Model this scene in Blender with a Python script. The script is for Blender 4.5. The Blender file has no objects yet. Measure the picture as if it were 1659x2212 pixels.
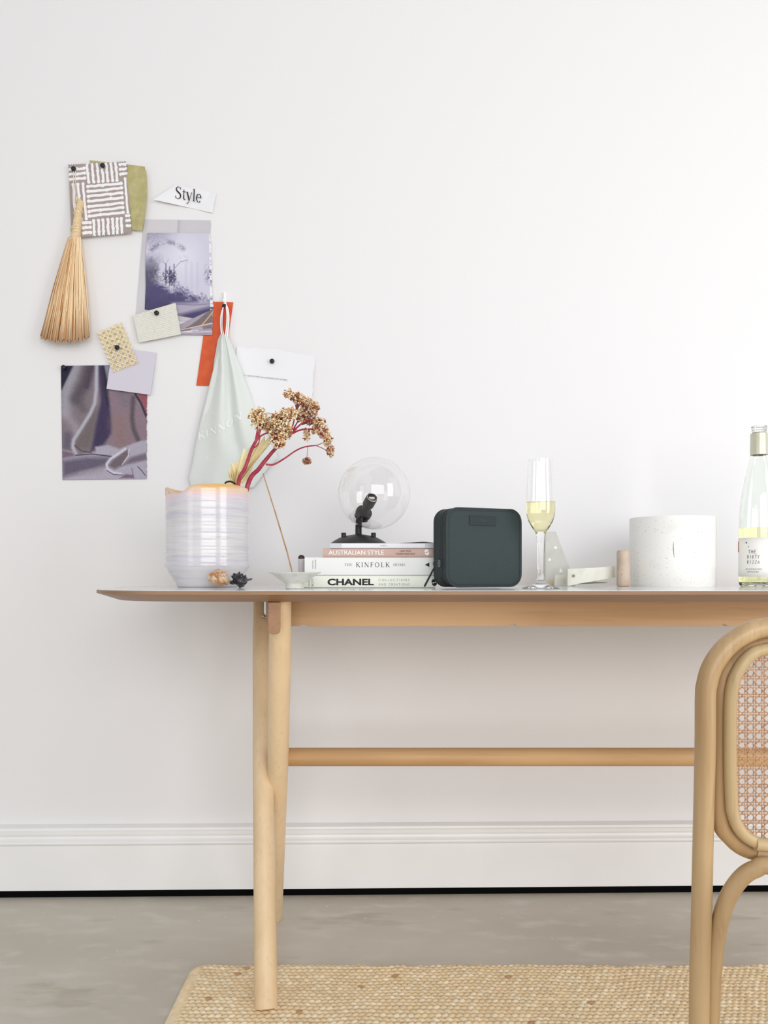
import bpy, bmesh, math, random
import numpy as np
from mathutils import Vector, Matrix, noise as mnoise
R = math.radians
random.seed(7)
rng = np.random.RandomState(11)
S = bpy.context.scene
COL = S.collection

# ------------------------------------------------------------------ camera
F = 1700.0; HOR = 1235.0; CXP = 829.5; HC = 0.771
cam_d = bpy.data.cameras.new('camera'); cam = bpy.data.objects.new('camera', cam_d); COL.objects.link(cam)
cam.location = (0, 0, HC); cam.rotation_euler = (R(90), 0, 0)
cam_d.sensor_fit = 'HORIZONTAL'; cam_d.sensor_width = 36; cam_d.lens = F / 1659 * 36
cam_d.shift_y = (HOR - 1106) / 1659; cam_d.clip_start = 0.02
S.camera = cam
# ------------------------------------------------------------------ world, lights, exposure
S.view_settings.view_transform = 'Standard'; S.view_settings.look = 'None'
S.view_settings.gamma = 1; S.view_settings.use_curve_mapping = False
S.view_settings.exposure = 0.2
w = bpy.data.worlds.new('world'); S.world = w; w.use_nodes = True
wn = w.node_tree.nodes; wl = w.node_tree.links
# bright overcast room light: stronger from above than from below
_g = wn.new('ShaderNodeTexCoord'); _x = wn.new('ShaderNodeSeparateXYZ'); _m = wn.new('ShaderNodeMapRange'); _r = wn.new('ShaderNodeValToRGB')
wl.new(_g.outputs['Generated'], _x.inputs[0]); wl.new(_x.outputs['Z'], _m.inputs['Value'])
_m.inputs['From Min'].default_value = -1; _m.inputs['From Max'].default_value = 1
wl.new(_m.outputs['Result'], _r.inputs['Fac']); wl.new(_r.outputs['Color'], wn['Background'].inputs['Color'])
_e = _r.color_ramp.elements; _e[0].position = .25; _e[0].color = (.34, .34, .35, 1); _e[1].position = .85; _e[1].color = (.46, .46, .465, 1)
wn['Background'].inputs['Strength'].default_value = 1.0

def area(name, loc, target, sx, sy, power, col=(1, 1, 1)):
    l = bpy.data.lights.new(name, 'AREA'); l.shape = 'RECTANGLE'; l.size = sx; l.size_y = sy
    l.energy = power; l.color = col
    o = bpy.data.objects.new(name, l); COL.objects.link(o); o.location = loc
    o.rotation_euler = (Vector(target) - Vector(loc)).to_track_quat('-Z', 'Y').to_euler()
    return o
ASSUMED_WIN_R = (2.75, -0.5, 1.3); ASSUMED_WIN_L = (-2.7, -1.8, 1.2); FILL_B = (0.9, -2.6, 1.5)  # two assumed windows out of view, and an added fill lamp at the rear
area('assumed_window_light_right', ASSUMED_WIN_R, (0.5, 1.7, 0.6), 1.2, 2.3, 31, (1, 0.99, 0.98))  # unseen window, assumed from the highlights on the right
area('assumed_window_light_left', ASSUMED_WIN_L, (0.0, 1.7, 0.8), 1.0, 2.2, 9, (0.97, 0.98, 1))  # unseen window, assumed from the reflections on the left
area('added_fill_light_rear', FILL_B, (0.7, 1.8, 1.0), 3.2, 2.2, 72, (1, 1, 1))  # added area lamp behind the camera, broad fill reaching under the table

# ------------------------------------------------------------------ helpers
def lin(c):
    return tuple((v / 255 / 12.92 if v / 255 <= 0.04045 else ((v / 255 + 0.055) / 1.055) ** 2.4) for v in c)
def P(px, py, d):
    return Vector(((px - CXP) * d / F, d, HC - (py - HOR) * d / F))
TA = math.tan(R(1.1)); WN = Vector((math.sin(R(1.1)), -math.cos(R(1.1)), 0)); WT = Vector((math.cos(R(1.1)), math.sin(R(1.1)), 0))
WD = 1.90
def W(px, py, off=0.0):                       # point on the back wall, off metres in front of it
    a = (px - CXP) / F
    base = WD - off / math.cos(R(1.1))
    s = base / (1 - TA * a)
    return Vector((a * s, s, HC - (py - HOR) * s / F))
def wallpoint(u, z, off):
    return Vector((0, WD, 0)) + WT * u + WN * off + Vector((0, 0, z))

def mat(name, col, rough=0.5, metal=0.0, trans=0.0, ior=1.45, noise=None, bump=None, spec=0.5, coat=0.0, sheen=0.0, attr=False):
    """noise=(scale xyz, col2, contrast lo, hi, detail)   bump=(scale xyz, strength, dist)"""
    m = bpy.data.materials.new(name); m.use_nodes = True
    nt = m.node_tree; n = nt.nodes; l = nt.links; b = n['Principled BSDF']
    b.inputs['Base Color'].default_value = (*lin(col), 1)
    b.inputs['Roughness'].default_value = rough; b.inputs['Metallic'].default_value = metal
    b.inputs['Transmission Weight'].default_value = trans; b.inputs['IOR'].default_value = ior
    b.inputs['Specular IOR Level'].default_value = spec
    b.inputs['Coat Weight'].default_value = coat; b.inputs['Coat Roughness'].default_value = 0.08
    b.inputs['Sheen Weight'].default_value = sheen
    tc = n.new('ShaderNodeTexCoord')
    def mapped(scale):
        mp = n.new('ShaderNodeMapping'); mp.inputs['Scale'].default_value = scale
        l.new(tc.outputs['Object'], mp.inputs['Vector']); return mp.outputs['Vector']
    last = None
    if attr:
        a = n.new('ShaderNodeAttribute'); a.attribute_name = 'Col'; l.new(a.outputs['Color'], b.inputs['Base Color']); last = a.outputs['Color']
    if noise:
        for nz in (noise if isinstance(noise, list) else [noise]):
            sc, c2, lo, hi, det = nz
            t = n.new('ShaderNodeTexNoise'); t.inputs['Scale'].default_value = 1; t.inputs['Detail'].default_value = det
            l.new(mapped(sc), t.inputs['Vector'])
            r = n.new('ShaderNodeMapRange'); r.inputs['From Min'].default_value = lo; r.inputs['From Max'].default_value = hi
            l.new(t.outputs['Fac'], r.inputs['Value'])
            mx = n.new('ShaderNodeMix'); mx.data_type = 'RGBA'
            l.new(r.outputs['Result'], mx.inputs['Factor'])
            if last is None: mx.inputs['A'].default_value = (*lin(col), 1)
            else: l.new(last, mx.inputs['A'])
            mx.inputs['B'].default_value = (*lin(c2), 1)
            last = mx.outputs['Result']
        l.new(last, b.inputs['Base Color'])
    if bump:
        sc, st, di = bump
        t = n.new('ShaderNodeTexNoise'); t.inputs['Scale'].default_value = 1; t.inputs['Detail'].default_value = 4
        l.new(mapped(sc), t.inputs['Vector'])
        bp = n.new('ShaderNodeBump'); bp.inputs['Strength'].default_value = st; bp.inputs['Distance'].default_value = di
        l.new(t.outputs['Fac'], bp.inputs['Height']); l.new(bp.outputs['Normal'], b.inputs['Normal'])
    return m

class MB:
    def __init__(s): s.v = []; s.f = []; s.mi = []; s.c = []
    def add(s, vs, fs, mi=0, col=None):
        o = len(s.v); s.v.extend(Vector(q) for q in vs)
        for q in fs: s.f.append(tuple(i + o for i in q)); s.mi.append(mi)
        if col is not None:
            if isinstance(col[0], (int, float)): s.c.extend([col] * len(vs))
            else: s.c.extend(col)
        return s
    def box(s, x0, x1, y0, y1, z0, z1, mi=0, M=None):
        vs = [Vector((x, y, z)) for z in (z0, z1) for y in (y0, y1) for x in (x0, x1)]
        if M: vs = [M @ q for q in vs]
        return s.add(vs, [(0, 2, 3, 1), (4, 5, 7, 6), (0, 1, 5, 4), (2, 6, 7, 3), (0, 4, 6, 2), (1, 3, 7, 5)], mi)
    def prism(s, pts, ext, mi=0, col=None):           # pts: polygon 3D, ext: vector
        n = len(pts); e = Vector(ext); a = [Vector(q) for q in pts]
        fs = [tuple(range(n)), tuple(range(2 * n - 1, n - 1, -1))] + [(i, i + n, (i + 1) % n + n, (i + 1) % n) for i in range(n)]
        return s.add(a + [q + e for q in a], fs, mi, col)
    def lathe(s, prof, c=(0, 0, 0), seg=48, M=None, mi=0, closed=False, col=None, warp=None):
        vs = []; n = len(prof)
        for j in range(seg):
            a = 2 * math.pi * j / seg
            for k, (r, z) in enumerate(prof):
                q = Vector((r * math.cos(a), r * math.sin(a), z))
                if warp: q = warp(q, a, k)
                q = (M @ q) if M else q
                vs.append(q + Vector(c))
        fs = []
        m = n if closed else n - 1
        for j in range(seg):
            j2 = (j + 1) % seg
            for k in range(m):
                k2 = (k + 1) % n
                fs.append((j * n + k, j2 * n + k, j2 * n + k2, j * n + k2))
        return s.add(vs, fs, mi, col)
    def tube(s, pts, rad, seg=12, caps=True, mi=0, col=None, closed=False, flat=None, up=None):
        pts = [Vector(q) for q in pts]; n = len(pts)
        rads = rad if hasattr(rad, '__len__') else [rad] * n
        cols = []
        vs = []; prev = None
        for i, q in enumerate(pts):
            if closed: t = (pts[(i + 1) % n] - pts[i - 1])
            else: t = pts[min(i + 1, n - 1)] - pts[max(i - 1, 0)]
            t.normalize()
            if prev is None:
                a = Vector(up) if up else (Vector((0, 0, 1)) if abs(t.z) < 0.9 else Vector((1, 0, 0)))
                u = (a - t * a.dot(t)).normalized()
            else: u = (prev - t * prev.dot(t)).normalized()
            prev = u; w_ = t.cross(u)
            for j in range(seg):
                an = 2 * math.pi * j / seg
                k = flat if flat else 1.0
                vs.append(q + (u * math.cos(an) * k + w_ * math.sin(an)) * rads[i])
        fs = []
        m = n if closed else n - 1
        for i in range(m):
            i2 = (i + 1) % n
            for j in range(seg):
                j2 = (j + 1) % seg
                fs.append((i * seg + j, i * seg + j2, i2 * seg + j2, i2 * seg + j))
        if caps and not closed:
            fs.append(tuple(range(seg - 1, -1, -1))); fs.append(tuple((n - 1) * seg + j for j in range(seg)))
        return s.add(vs, fs, mi, col)
    def grid(s, fn, nu, nv, thick=None, mi=0, colfn=None):
        """fn(u,v)->Vector front surface; thick: vector pushed for the back face (closed slab)"""
        vs = []; cs = []
        for j in range(nv + 1):
            for i in range(nu + 1):
                u, v = i / nu, j / nv
                vs.append(fn(u, v))
                if colfn is not None: cs.append(colfn[j, i] if not callable(colfn) else colfn(u, v))
        k = nu + 1
        fs = [(j * k + i, (j + 1) * k + i, (j + 1) * k + i + 1, j * k + i + 1) for j in range(nv) for i in range(nu)]
        if thick is not None:
            N = len(vs); t = Vector(thick)
            ring = [i for i in range(nu)] + [j * k + nu for j in range(nv)] + [nv * k + i for i in range(nu, 0, -1)] + [j * k for j in range(nv, 0, -1)]
            vs2 = [vs[i] + t for i in ring]; M_ = len(ring)
            vs = vs + vs2; 
            if colfn is not None: cs += [cs[i] for i in ring]
            fs += [(ring[i], ring[(i + 1) % M_], N + (i + 1) % M_, N + i) for i in range(M_)]
            fs.append(tuple(N + i for i in range(M_)))
        return s.add(vs, fs, mi, cs if colfn is not None else None)
    def build(s, name, mats, parent=None, origin=None, smooth=35, normals=True, bevel=None, sub=0, keep=False):
        if not isinstance(mats, (list, tuple)): mats = [mats]
        if parent is not None: org = parent['_w']; org = Vector(org)
        elif origin is not None: org = Vector(origin)
        else:
            xs = [q.x for q in s.v]; ys = [q.y for q in s.v]; zs = [q.z for q in s.v]
            org = Vector(((min(xs) + max(xs)) / 2, (min(ys) + max(ys)) / 2, min(zs)))
        me = bpy.data.meshes.new(name)
        me.from_pydata([tuple(q - org) for q in s.v], [], s.f)
        for m in mats: me.materials.append(m)
        me.polygons.foreach_set('material_index', s.mi)
        if s.c and len(s.c) == len(s.v):
            at = me.color_attributes.new('Col', 'FLOAT_COLOR', 'POINT')
            at.data.foreach_set('color', np.array([[*c[:3], 1.0] for c in s.c], dtype=np.float32).ravel())
        if normals:
            bm = bmesh.new(); bm.from_mesh(me); bmesh.ops.recalc_face_normals(bm, faces=bm.faces); bm.to_mesh(me); bm.free()
        if smooth:
            me.polygons.foreach_set('use_smooth', [True] * len(me.polygons)); me.set_sharp_from_angle(angle=R(smooth))
        me.update()
        o = bpy.data.objects.new(name, me); COL.objects.link(o)
        if parent is not None: o.parent = parent
        else: o.location = org
        o['_w'] = tuple(org)
        if bevel:
            b = o.modifiers.new('bevel', 'BEVEL'); b.width = bevel; b.segments = 3; b.limit_method = 'ANGLE'; b.angle_limit = R(40)
            b.harden_normals = False
        if sub:
            b = o.modifiers.new('sub', 'SUBSURF'); b.levels = sub; b.render_levels = sub
        return o

def thing(name, loc, label, cat, group=None):
    o = bpy.data.objects.new(name, None); COL.objects.link(o); o.location = loc; o['_w'] = tuple(loc)
    o.empty_display_size = 0.02
    return tag(o, label, cat, group)
def tag(o, label, cat, group=None):
    o['label'] = label; o['category'] = cat
    if group: o['group'] = group
    return o
def struct(o): o['kind'] = 'structure'; return o

def bez(pts, n=8):                             # Catmull-Rom through points
    pts = [Vector(p) for p in pts]; out = []
    for i in range(len(pts) - 1):
        p0 = pts[max(i - 1, 0)]; p1 = pts[i]; p2 = pts[i + 1]; p3 = pts[min(i + 2, len(pts) - 1)]
        for k in range(n):
            t = k / n
            out.append(0.5 * ((2 * p1) + (-p0 + p2) * t + (2 * p0 - 5 * p1 + 4 * p2 - p3) * t * t + (-p0 + 3 * p1 - 3 * p2 + p3) * t ** 3))
    out.append(pts[-1]); return out

# ---- lettering: sans from the built-in font; serif and handwriting as own strokes
def text2d(txt, bold=0.0, spacing=1.0):
    cu = bpy.data.curves.new('t', 'FONT'); cu.body = txt; cu.size = 1; cu.offset = bold; cu.space_character = spacing; cu.resolution_u = 4
    ob = bpy.data.objects.new('t', cu); COL.objects.link(ob)
    bpy.context.view_layer.update()
    dg = bpy.context.evaluated_depsgraph_get(); me = bpy.data.meshes.new_from_object(ob.evaluated_get(dg))
    v = [(q.co.x, q.co.y) for q in me.vertices]; f = [tuple(p.vertices) for p in me.polygons]
    bpy.data.objects.remove(ob); bpy.data.curves.remove(cu); bpy.data.meshes.remove(me)
    x0 = min(a for a, _ in v); x1 = max(a for a, _ in v); y0 = min(b for _, b in v); y1 = max(b for _, b in v)
    return [((a - x0) / (x1 - x0), (b - y0) / (y1 - y0)) for a, b in v], f
def stroke2d(pts, ws):
    n = len(pts); vs = []
    for i, (x, y) in enumerate(pts):
        ax, ay = pts[max(i - 1, 0)]; bx, by = pts[min(i + 1, n - 1)]
        dx, dy = bx - ax, by - ay; L = math.hypot(dx, dy) or 1
        wv = ws[i] if hasattr(ws, '__len__') else ws
        vs += [(x - dy / L * wv / 2, y + dx / L * wv / 2), (x + dy / L * wv / 2, y - dx / L * wv / 2)]
    return vs, [(2 * i, 2 * i + 1, 2 * i + 3, 2 * i + 2) for i in range(n - 1)]
TK, TN = 0.12, 0.045
def ell(cx, cy, rx, ry, a0, a1, thin=TN, thick=TK, n=22):
    ps, ws = [], []
    for i in range(n + 1):
        a = R(a0 + (a1 - a0) * i / n); ps.append((cx + rx * math.cos(a), cy + ry * math.sin(a)))
        ws.append(thin + (thick - thin) * abs(math.cos(a)) ** 1.5)
    return ps, ws
def sf(x, y, h=0.13): return ([(x - h, y), (x + h, y)], TN)
SER = {
 'I': (0.3, [([(.15, 0), (.15, 1)], TK), sf(.15, .02), sf(.15, .98)]),
 'K': (0.8, [([(.15, 0), (.15, 1)], TK), sf(.15, .02), sf(.15, .98), ([(.70, .98), (.2, .42)], TN), ([(.33, .56), (.75, .0)], TK), sf(.68, .98), sf(.74, .02)]),
 'N': (0.9, [([(.13, 0), (.13, 1)], TN), ([(.12, 1), (.78, 0)], TK), ([(.78, 0), (.78, 1)], TN), sf(.13, .02, .1), sf(.1, .98, .1), sf(.78, .98, .1)]),
 'F': (0.62, [([(.15, 0), (.15, 1)], TK), sf(.15, .02), ([(.03, .98), (.58, .98)], TN), ([(.57, .99), (.57, .82)], TN), ([(.15, .53), (.45, .53)], TN), ([(.45, .62), (.45, .44)], TN)]),
 'E': (0.66, [([(.15, 0), (.15, 1)], TK), ([(.03, .02), (.6, .02)], TN), ([(.6, 0), (.6, .18)], TN), ([(.03, .98), (.58, .98)], TN), ([(.57, .99), (.57, .82)], TN), ([(.15, .53), (.45, .53)], TN), ([(.45, .62), (.45, .44)], TN)]),
 'L': (0.64, [([(.15, 0), (.15, 1)], TK), sf(.15, .98), ([(.03, .02), (.6, .02)], TN), ([(.6, 0), (.6, .2)], TN)]),
 'O': (0.95, [ell(.45, .5, .40, .5, 0, 360)]),
 'T': (0.72, [([(.34, 0), (.34, 1)], TK), sf(.34, .02), ([(0, .98), (.68, .98)], TN), ([(.01, .99), (.01, .8)], TN), ([(.67, .99), (.67, .8)], TN)]),
 'H': (0.86, [([(.14, 0), (.14, 1)], TK), ([(.7, 0), (.7, 1)], TK), ([(.14, .5), (.7, .5)], TN), sf(.14, .02), sf(.14, .98), sf(.7, .02), sf(.7, .98)]),
 'M': (1.05, [([(.14, 0), (.14, 1)], TN), ([(.14, 1), (.5, .05)], TK), ([(.5, .05), (.86, 1)], TN), ([(.88, 0), (.88, 1)], TK), sf(.14, .02), sf(.88, .02), sf(.1, .98, .1), sf(.9, .98, .1)]),
 'S': (0.62, [([(.50, .80), (.44, .93), (.31, .99), (.18, .95), (.10, .84), (.10, .72), (.18, .62), (.32, .52), (.46, .42), (.52, .30), (.50, .14), (.40, .03), (.26, -.01), (.12, .04), (.05, .20)], [.04, .045, .05, .06, .09, .11, .13, .13, .13, .12, .10, .07, .05, .045, .04]), ([(.52, .98), (.50, .78)], .035), ([(.04, .02), (.06, .24)], .035)]),
 't': (0.36, [([(.16, .86), (.16, .14), (.20, .03), (.28, .02), (.35, .08)], [.05, .11, .09, .05, .03]), ([(.02, .66), (.34, .66)], TN)]),
 'y': (0.56, [([(.07, .66), (.29, .0)], TK), ([(.49, .66), (.27, -.05), (.18, -.24), (.06, -.27)], [TN, TN, .05, .08]), sf(.08, .665, .09), sf(.48, .665, .07)]),
 'l': (0.28, [([(.12, 0), (.12, 1.02)], .10), sf(.12, .02, .1), ([(.02, .98), (.12, 1.02)], TN)]),
 'e': (0.52, [ell(.26, .33, .20, .34, 5, 318, .045, .11), ([(.07, .38), (.45, .38)], .04)]),
}
def serif2d(txt, gap=0.12, fat=1.0):
    V_, F_ = [], []; x = 0
    for ch in txt:
        if ch == ' ': x += .45; continue
        wd, st = SER[ch]
        for ps, ws in st:
            v, f = stroke2d(ps, [q * fat for q in ws] if hasattr(ws, '__len__') else ws * fat); o = len(V_)
            V_ += [(a + x, b) for a, b in v]; F_ += [tuple(i + o for i in q) for q in f]
        x += wd + gap
    x0 = min(a for a, _ in V_); x1 = max(a for a, _ in V_)
    return [((a - x0) / (x1 - x0), b) for a, b in V_], F_
def hand2d(lines):
    V_, F_ = [], []
    for ps in lines:
        v, f = stroke2d(ps, .10); o = len(V_); V_ += v; F_ += [tuple(i + o for i in q) for q in f]
    return V_, F_
def put(mb, t2, fn, mi=0):                     # fn(x,y)->Vector
    v, f = t2; return mb.add([fn(a, b) for a, b in v], f, mi)

# ---- painter for printed pictures (colours of the print itself)
def vnoise(h, w_, cells, seed):
    r = np.random.RandomState(seed); gy = max(2, int(cells * h / w_)) + 2; gx = cells + 2
    g = r.rand(gy, gx); y = np.linspace(0, gy - 2.001, h); x = np.linspace(0, gx - 2.001, w_)
    yi = y.astype(int); xi = x.astype(int); fy = (y - yi)[:, None]; fx = (x - xi)[None, :]
    fy = fy * fy * (3 - 2 * fy); fx = fx * fx * (3 - 2 * fx)
    return (g[yi][:, xi] * (1 - fy) * (1 - fx) + g[yi][:, xi + 1] * (1 - fy) * fx + g[yi + 1][:, xi] * fy * (1 - fx) + g[yi + 1][:, xi + 1] * fy * fx)
class Paint:
    def __init__(s, w_, h, box, base):
        s.w, s.h = w_, h; x0, y0, x1, y1 = box
        s.X, s.Y = np.meshgrid(np.linspace(x0, x1, w_), np.linspace(y0, y1, h)); s.k = (x1 - x0) / w_
        s.a = np.zeros((h, w_, 3)) + np.array(base, float)
    def blend(s, m, col): s.a = s.a * (1 - m[..., None]) + np.array(col, float) * m[..., None]
    def dist(s, pts):
        D = np.full(s.X.shape, 1e9)
        for (ax, ay), (bx, by) in zip(pts[:-1], pts[1:]):
            dx, dy = bx - ax, by - ay; t = np.clip(((s.X - ax) * dx + (s.Y - ay) * dy) / (dx * dx + dy * dy + 1e-9), 0, 1)
            D = np.minimum(D, np.hypot(s.X - ax - t * dx, s.Y - ay - t * dy))
        return D
    def stroke(s, pts, wd, col, soft=1.0, op=1.0):
        D = s.dist(pts)
        m = np.clip((wd / 2 * (1 + soft) - D) / (wd * soft + 1e-6), 0, 1); m = m * m * (3 - 2 * m)
        s.blend(m * op, col)
    def poly(s, pts, col, soft=10, op=1.0):
        ins = np.zeros(s.X.shape, bool); n = len(pts)
        for i in range(n):
            (ax, ay), (bx, by) = pts[i], pts[(i + 1) % n]
            c = ((ay > s.Y) != (by > s.Y)) & (s.X < (bx - ax) * (s.Y - ay) / ((by - ay) + 1e-9) + ax); ins ^= c
        D = s.dist(list(pts) + [pts[0]]) * np.where(ins, 1, -1)
        m = np.clip(D / soft * .5 + .5, 0, 1); s.blend(m * op, col)
    def out(s): 
        a = np.clip(s.a, 0, 255) / 255
        return np.where(a <= 0.04045, a / 12.92, ((a + .055) / 1.055) ** 2.4)

# ------------------------------------------------------------------ materials
m_wall = mat('wall_paint', (237, 236, 237), .75, bump=((90, 90, 90), .25, .0008), spec=.25)
m_skirt = mat('skirting_gloss_paint', (246, 246, 246), .35, noise=((3, 3, 3), (240, 240, 239), .4, .7, 3))
m_black = mat('painted_gap_shade', (8, 7, 8), .9, spec=.1)
m_conc = mat('concrete', (206, 200, 188), .42, noise=[((1.6, 2.6, 1), (188, 181, 167), .40, .68, 6), ((11, 26, 11), (211, 205, 195), .52, .72, 8), ((5, 14, 5), (160, 150, 132), .60, .80, 9), ((95, 95, 95), (236, 232, 226), .74, .80, 2)], bump=((26, 26, 26), .15, .001))
def wood(name, c1, c2, axis='z', rough=.42):
    sc = {'z': (34, 34, 1.6), 'x': (1.6, 34, 34), 'y': (34, 1.6, 34)}[axis]
    s2 = {'z': (160, 160, 7), 'x': (7, 160, 160), 'y': (160, 7, 160)}[axis]
    return mat(name, c1, rough, noise=[(sc, c2, .35, .70, 5), (s2, tuple(int(v * .94) for v in c2), .56, .9, 3), ((2, 2, 2), tuple(min(255, int(v * 1.04)) for v in c1), .45, .7, 2)], bump=((s2), .08, .0004))
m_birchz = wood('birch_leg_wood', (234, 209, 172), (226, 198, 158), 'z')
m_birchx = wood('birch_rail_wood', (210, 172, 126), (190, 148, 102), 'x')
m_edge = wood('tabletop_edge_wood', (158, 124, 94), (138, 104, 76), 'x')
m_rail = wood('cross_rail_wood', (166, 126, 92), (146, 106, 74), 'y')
m_lam = mat('white_laminate', (236, 238, 238), .12, spec=.6)
m_rattan = wood('rattan', (196, 168, 128), (166, 134, 94), 'z', .34)
m_rattan2 = wood('rattan_inner', (184, 152, 110), (152, 116, 78), 'z', .38)
m_rattan3 = wood('rattan_rim', (196, 172, 132), (166, 140, 98), 'z', .4)
m_cane = mat('cane_strand', (186, 146, 112), .5, noise=((120, 120, 120), (156, 110, 80), .4, .75, 3))
m_canesw = mat('pale_cane_strand', (240, 224, 184), .5, noise=((200, 200, 200), (200, 168, 110), .5, .8, 3))
m_steel = mat('steel', (190, 190, 188), .25, metal=1)
m_glass = mat('clear_glass', (255, 255, 255), 0.0, trans=1, ior=1.45)
m_bglass = mat('thin_green_tinted_glass', (251, 254, 251), 0.0, trans=1, ior=1.45)
m_wine = mat('white_wine', (250, 245, 200), 0.0, trans=1, ior=1.33)
m_blackplastic = mat('matte_black_plastic', (30, 30, 33), .45)
m_ink = mat('black_ink', (24, 23, 26), .6)
m_greyink = mat('grey_ink', (110, 108, 106), .6)
m_whiteink = mat('white_ink', (250, 250, 250), .6)
m_brownink = mat('brown_ink', (92, 62, 56), .6)
m_paper = mat('white_paper', (240, 240, 243), .7, spec=.2)
m_pages = mat('page_edges', (232, 228, 218), .8, noise=((20, 20, 900), (200, 196, 186), .4, .7, 2))
m_attr = mat('print', (255, 255, 255), .45, attr=True, spec=.3)
m_cloth = mat('swatch_cloth', (255, 255, 255), .85, attr=True, spec=.1, bump=((700, 700, 700), .4, .0005))

# ------------------------------------------------------------------ room
mb = MB()
mb.add([wallpoint(-3.2, 0, 0), wallpoint(3.2, 0, 0), wallpoint(3.2, 3.1, 0), wallpoint(-3.2, 3.1, 0),
        wallpoint(-3.2, 0, -.12), wallpoint(3.2, 0, -.12), wallpoint(3.2, 3.1, -.12), wallpoint(-3.2, 3.1, -.12)],
       [(0, 1, 2, 3), (7, 6, 5, 4), (0, 4, 5, 1), (1, 5, 6, 2), (2, 6, 7, 3), (3, 7, 4, 0)])
o = struct(mb.build('wall_back', m_wall)); o['label'] = 'plain off-white painted wall behind the table'
mb = MB()
mb.add([(-3.2, -3.0, 0), (3.2, -3.0, 0), wallpoint(3.2, 0, 0), wallpoint(-3.2, 0, 0), (-3.2, -3.0, -.1), (3.2, -3.0, -.1), wallpoint(3.2, -.1, 0), wallpoint(-3.2, -.1, 0)],
       [(0, 1, 2, 3), (7, 6, 5, 4), (0, 4, 5, 1), (1, 5, 6, 2), (2, 6, 7, 3), (3, 7, 4, 0)])
o = struct(mb.build('floor', m_conc)); o['label'] = 'polished grey-brown concrete floor'
def wallprism(prof, u0, u1):
    m = MB(); m.prism([wallpoint(u0, z, off) for off, z in prof], WT * (u1 - u0)); return m
prof = [(0.0005, .0165), (.024, .0165), (.025, .0175), (.025, .1225), (.0265, .1235), (.0310, .1265), (.0325, .1300), (.0310, .1335), (.0265, .1362), (.0235, .1395), (.0228, .1430),
        (.0245, .1465), (.0285, .1490), (.0290, .1520), (.0290, .1575), (.0250, .1590), (.0240, .1640), (.0180, .1655), (.0005, .1660)]
o = struct(wallprism(prof, -3.2, 3.2).build('baseboard_back', m_skirt, smooth=25)); o['label'] = 'tall white moulded skirting board'
o = struct(wallprism([(.0005, .0002), (.0215, .0002), (.0215, .0162), (.0005, .0162)], -3.2, 3.2).build('gap_shade_strip_1', m_black)); o['label'] = 'black strip painted in as the shade of the gap under the skirting board'  # solid black strip set in the recess, stands in for its shade

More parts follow.
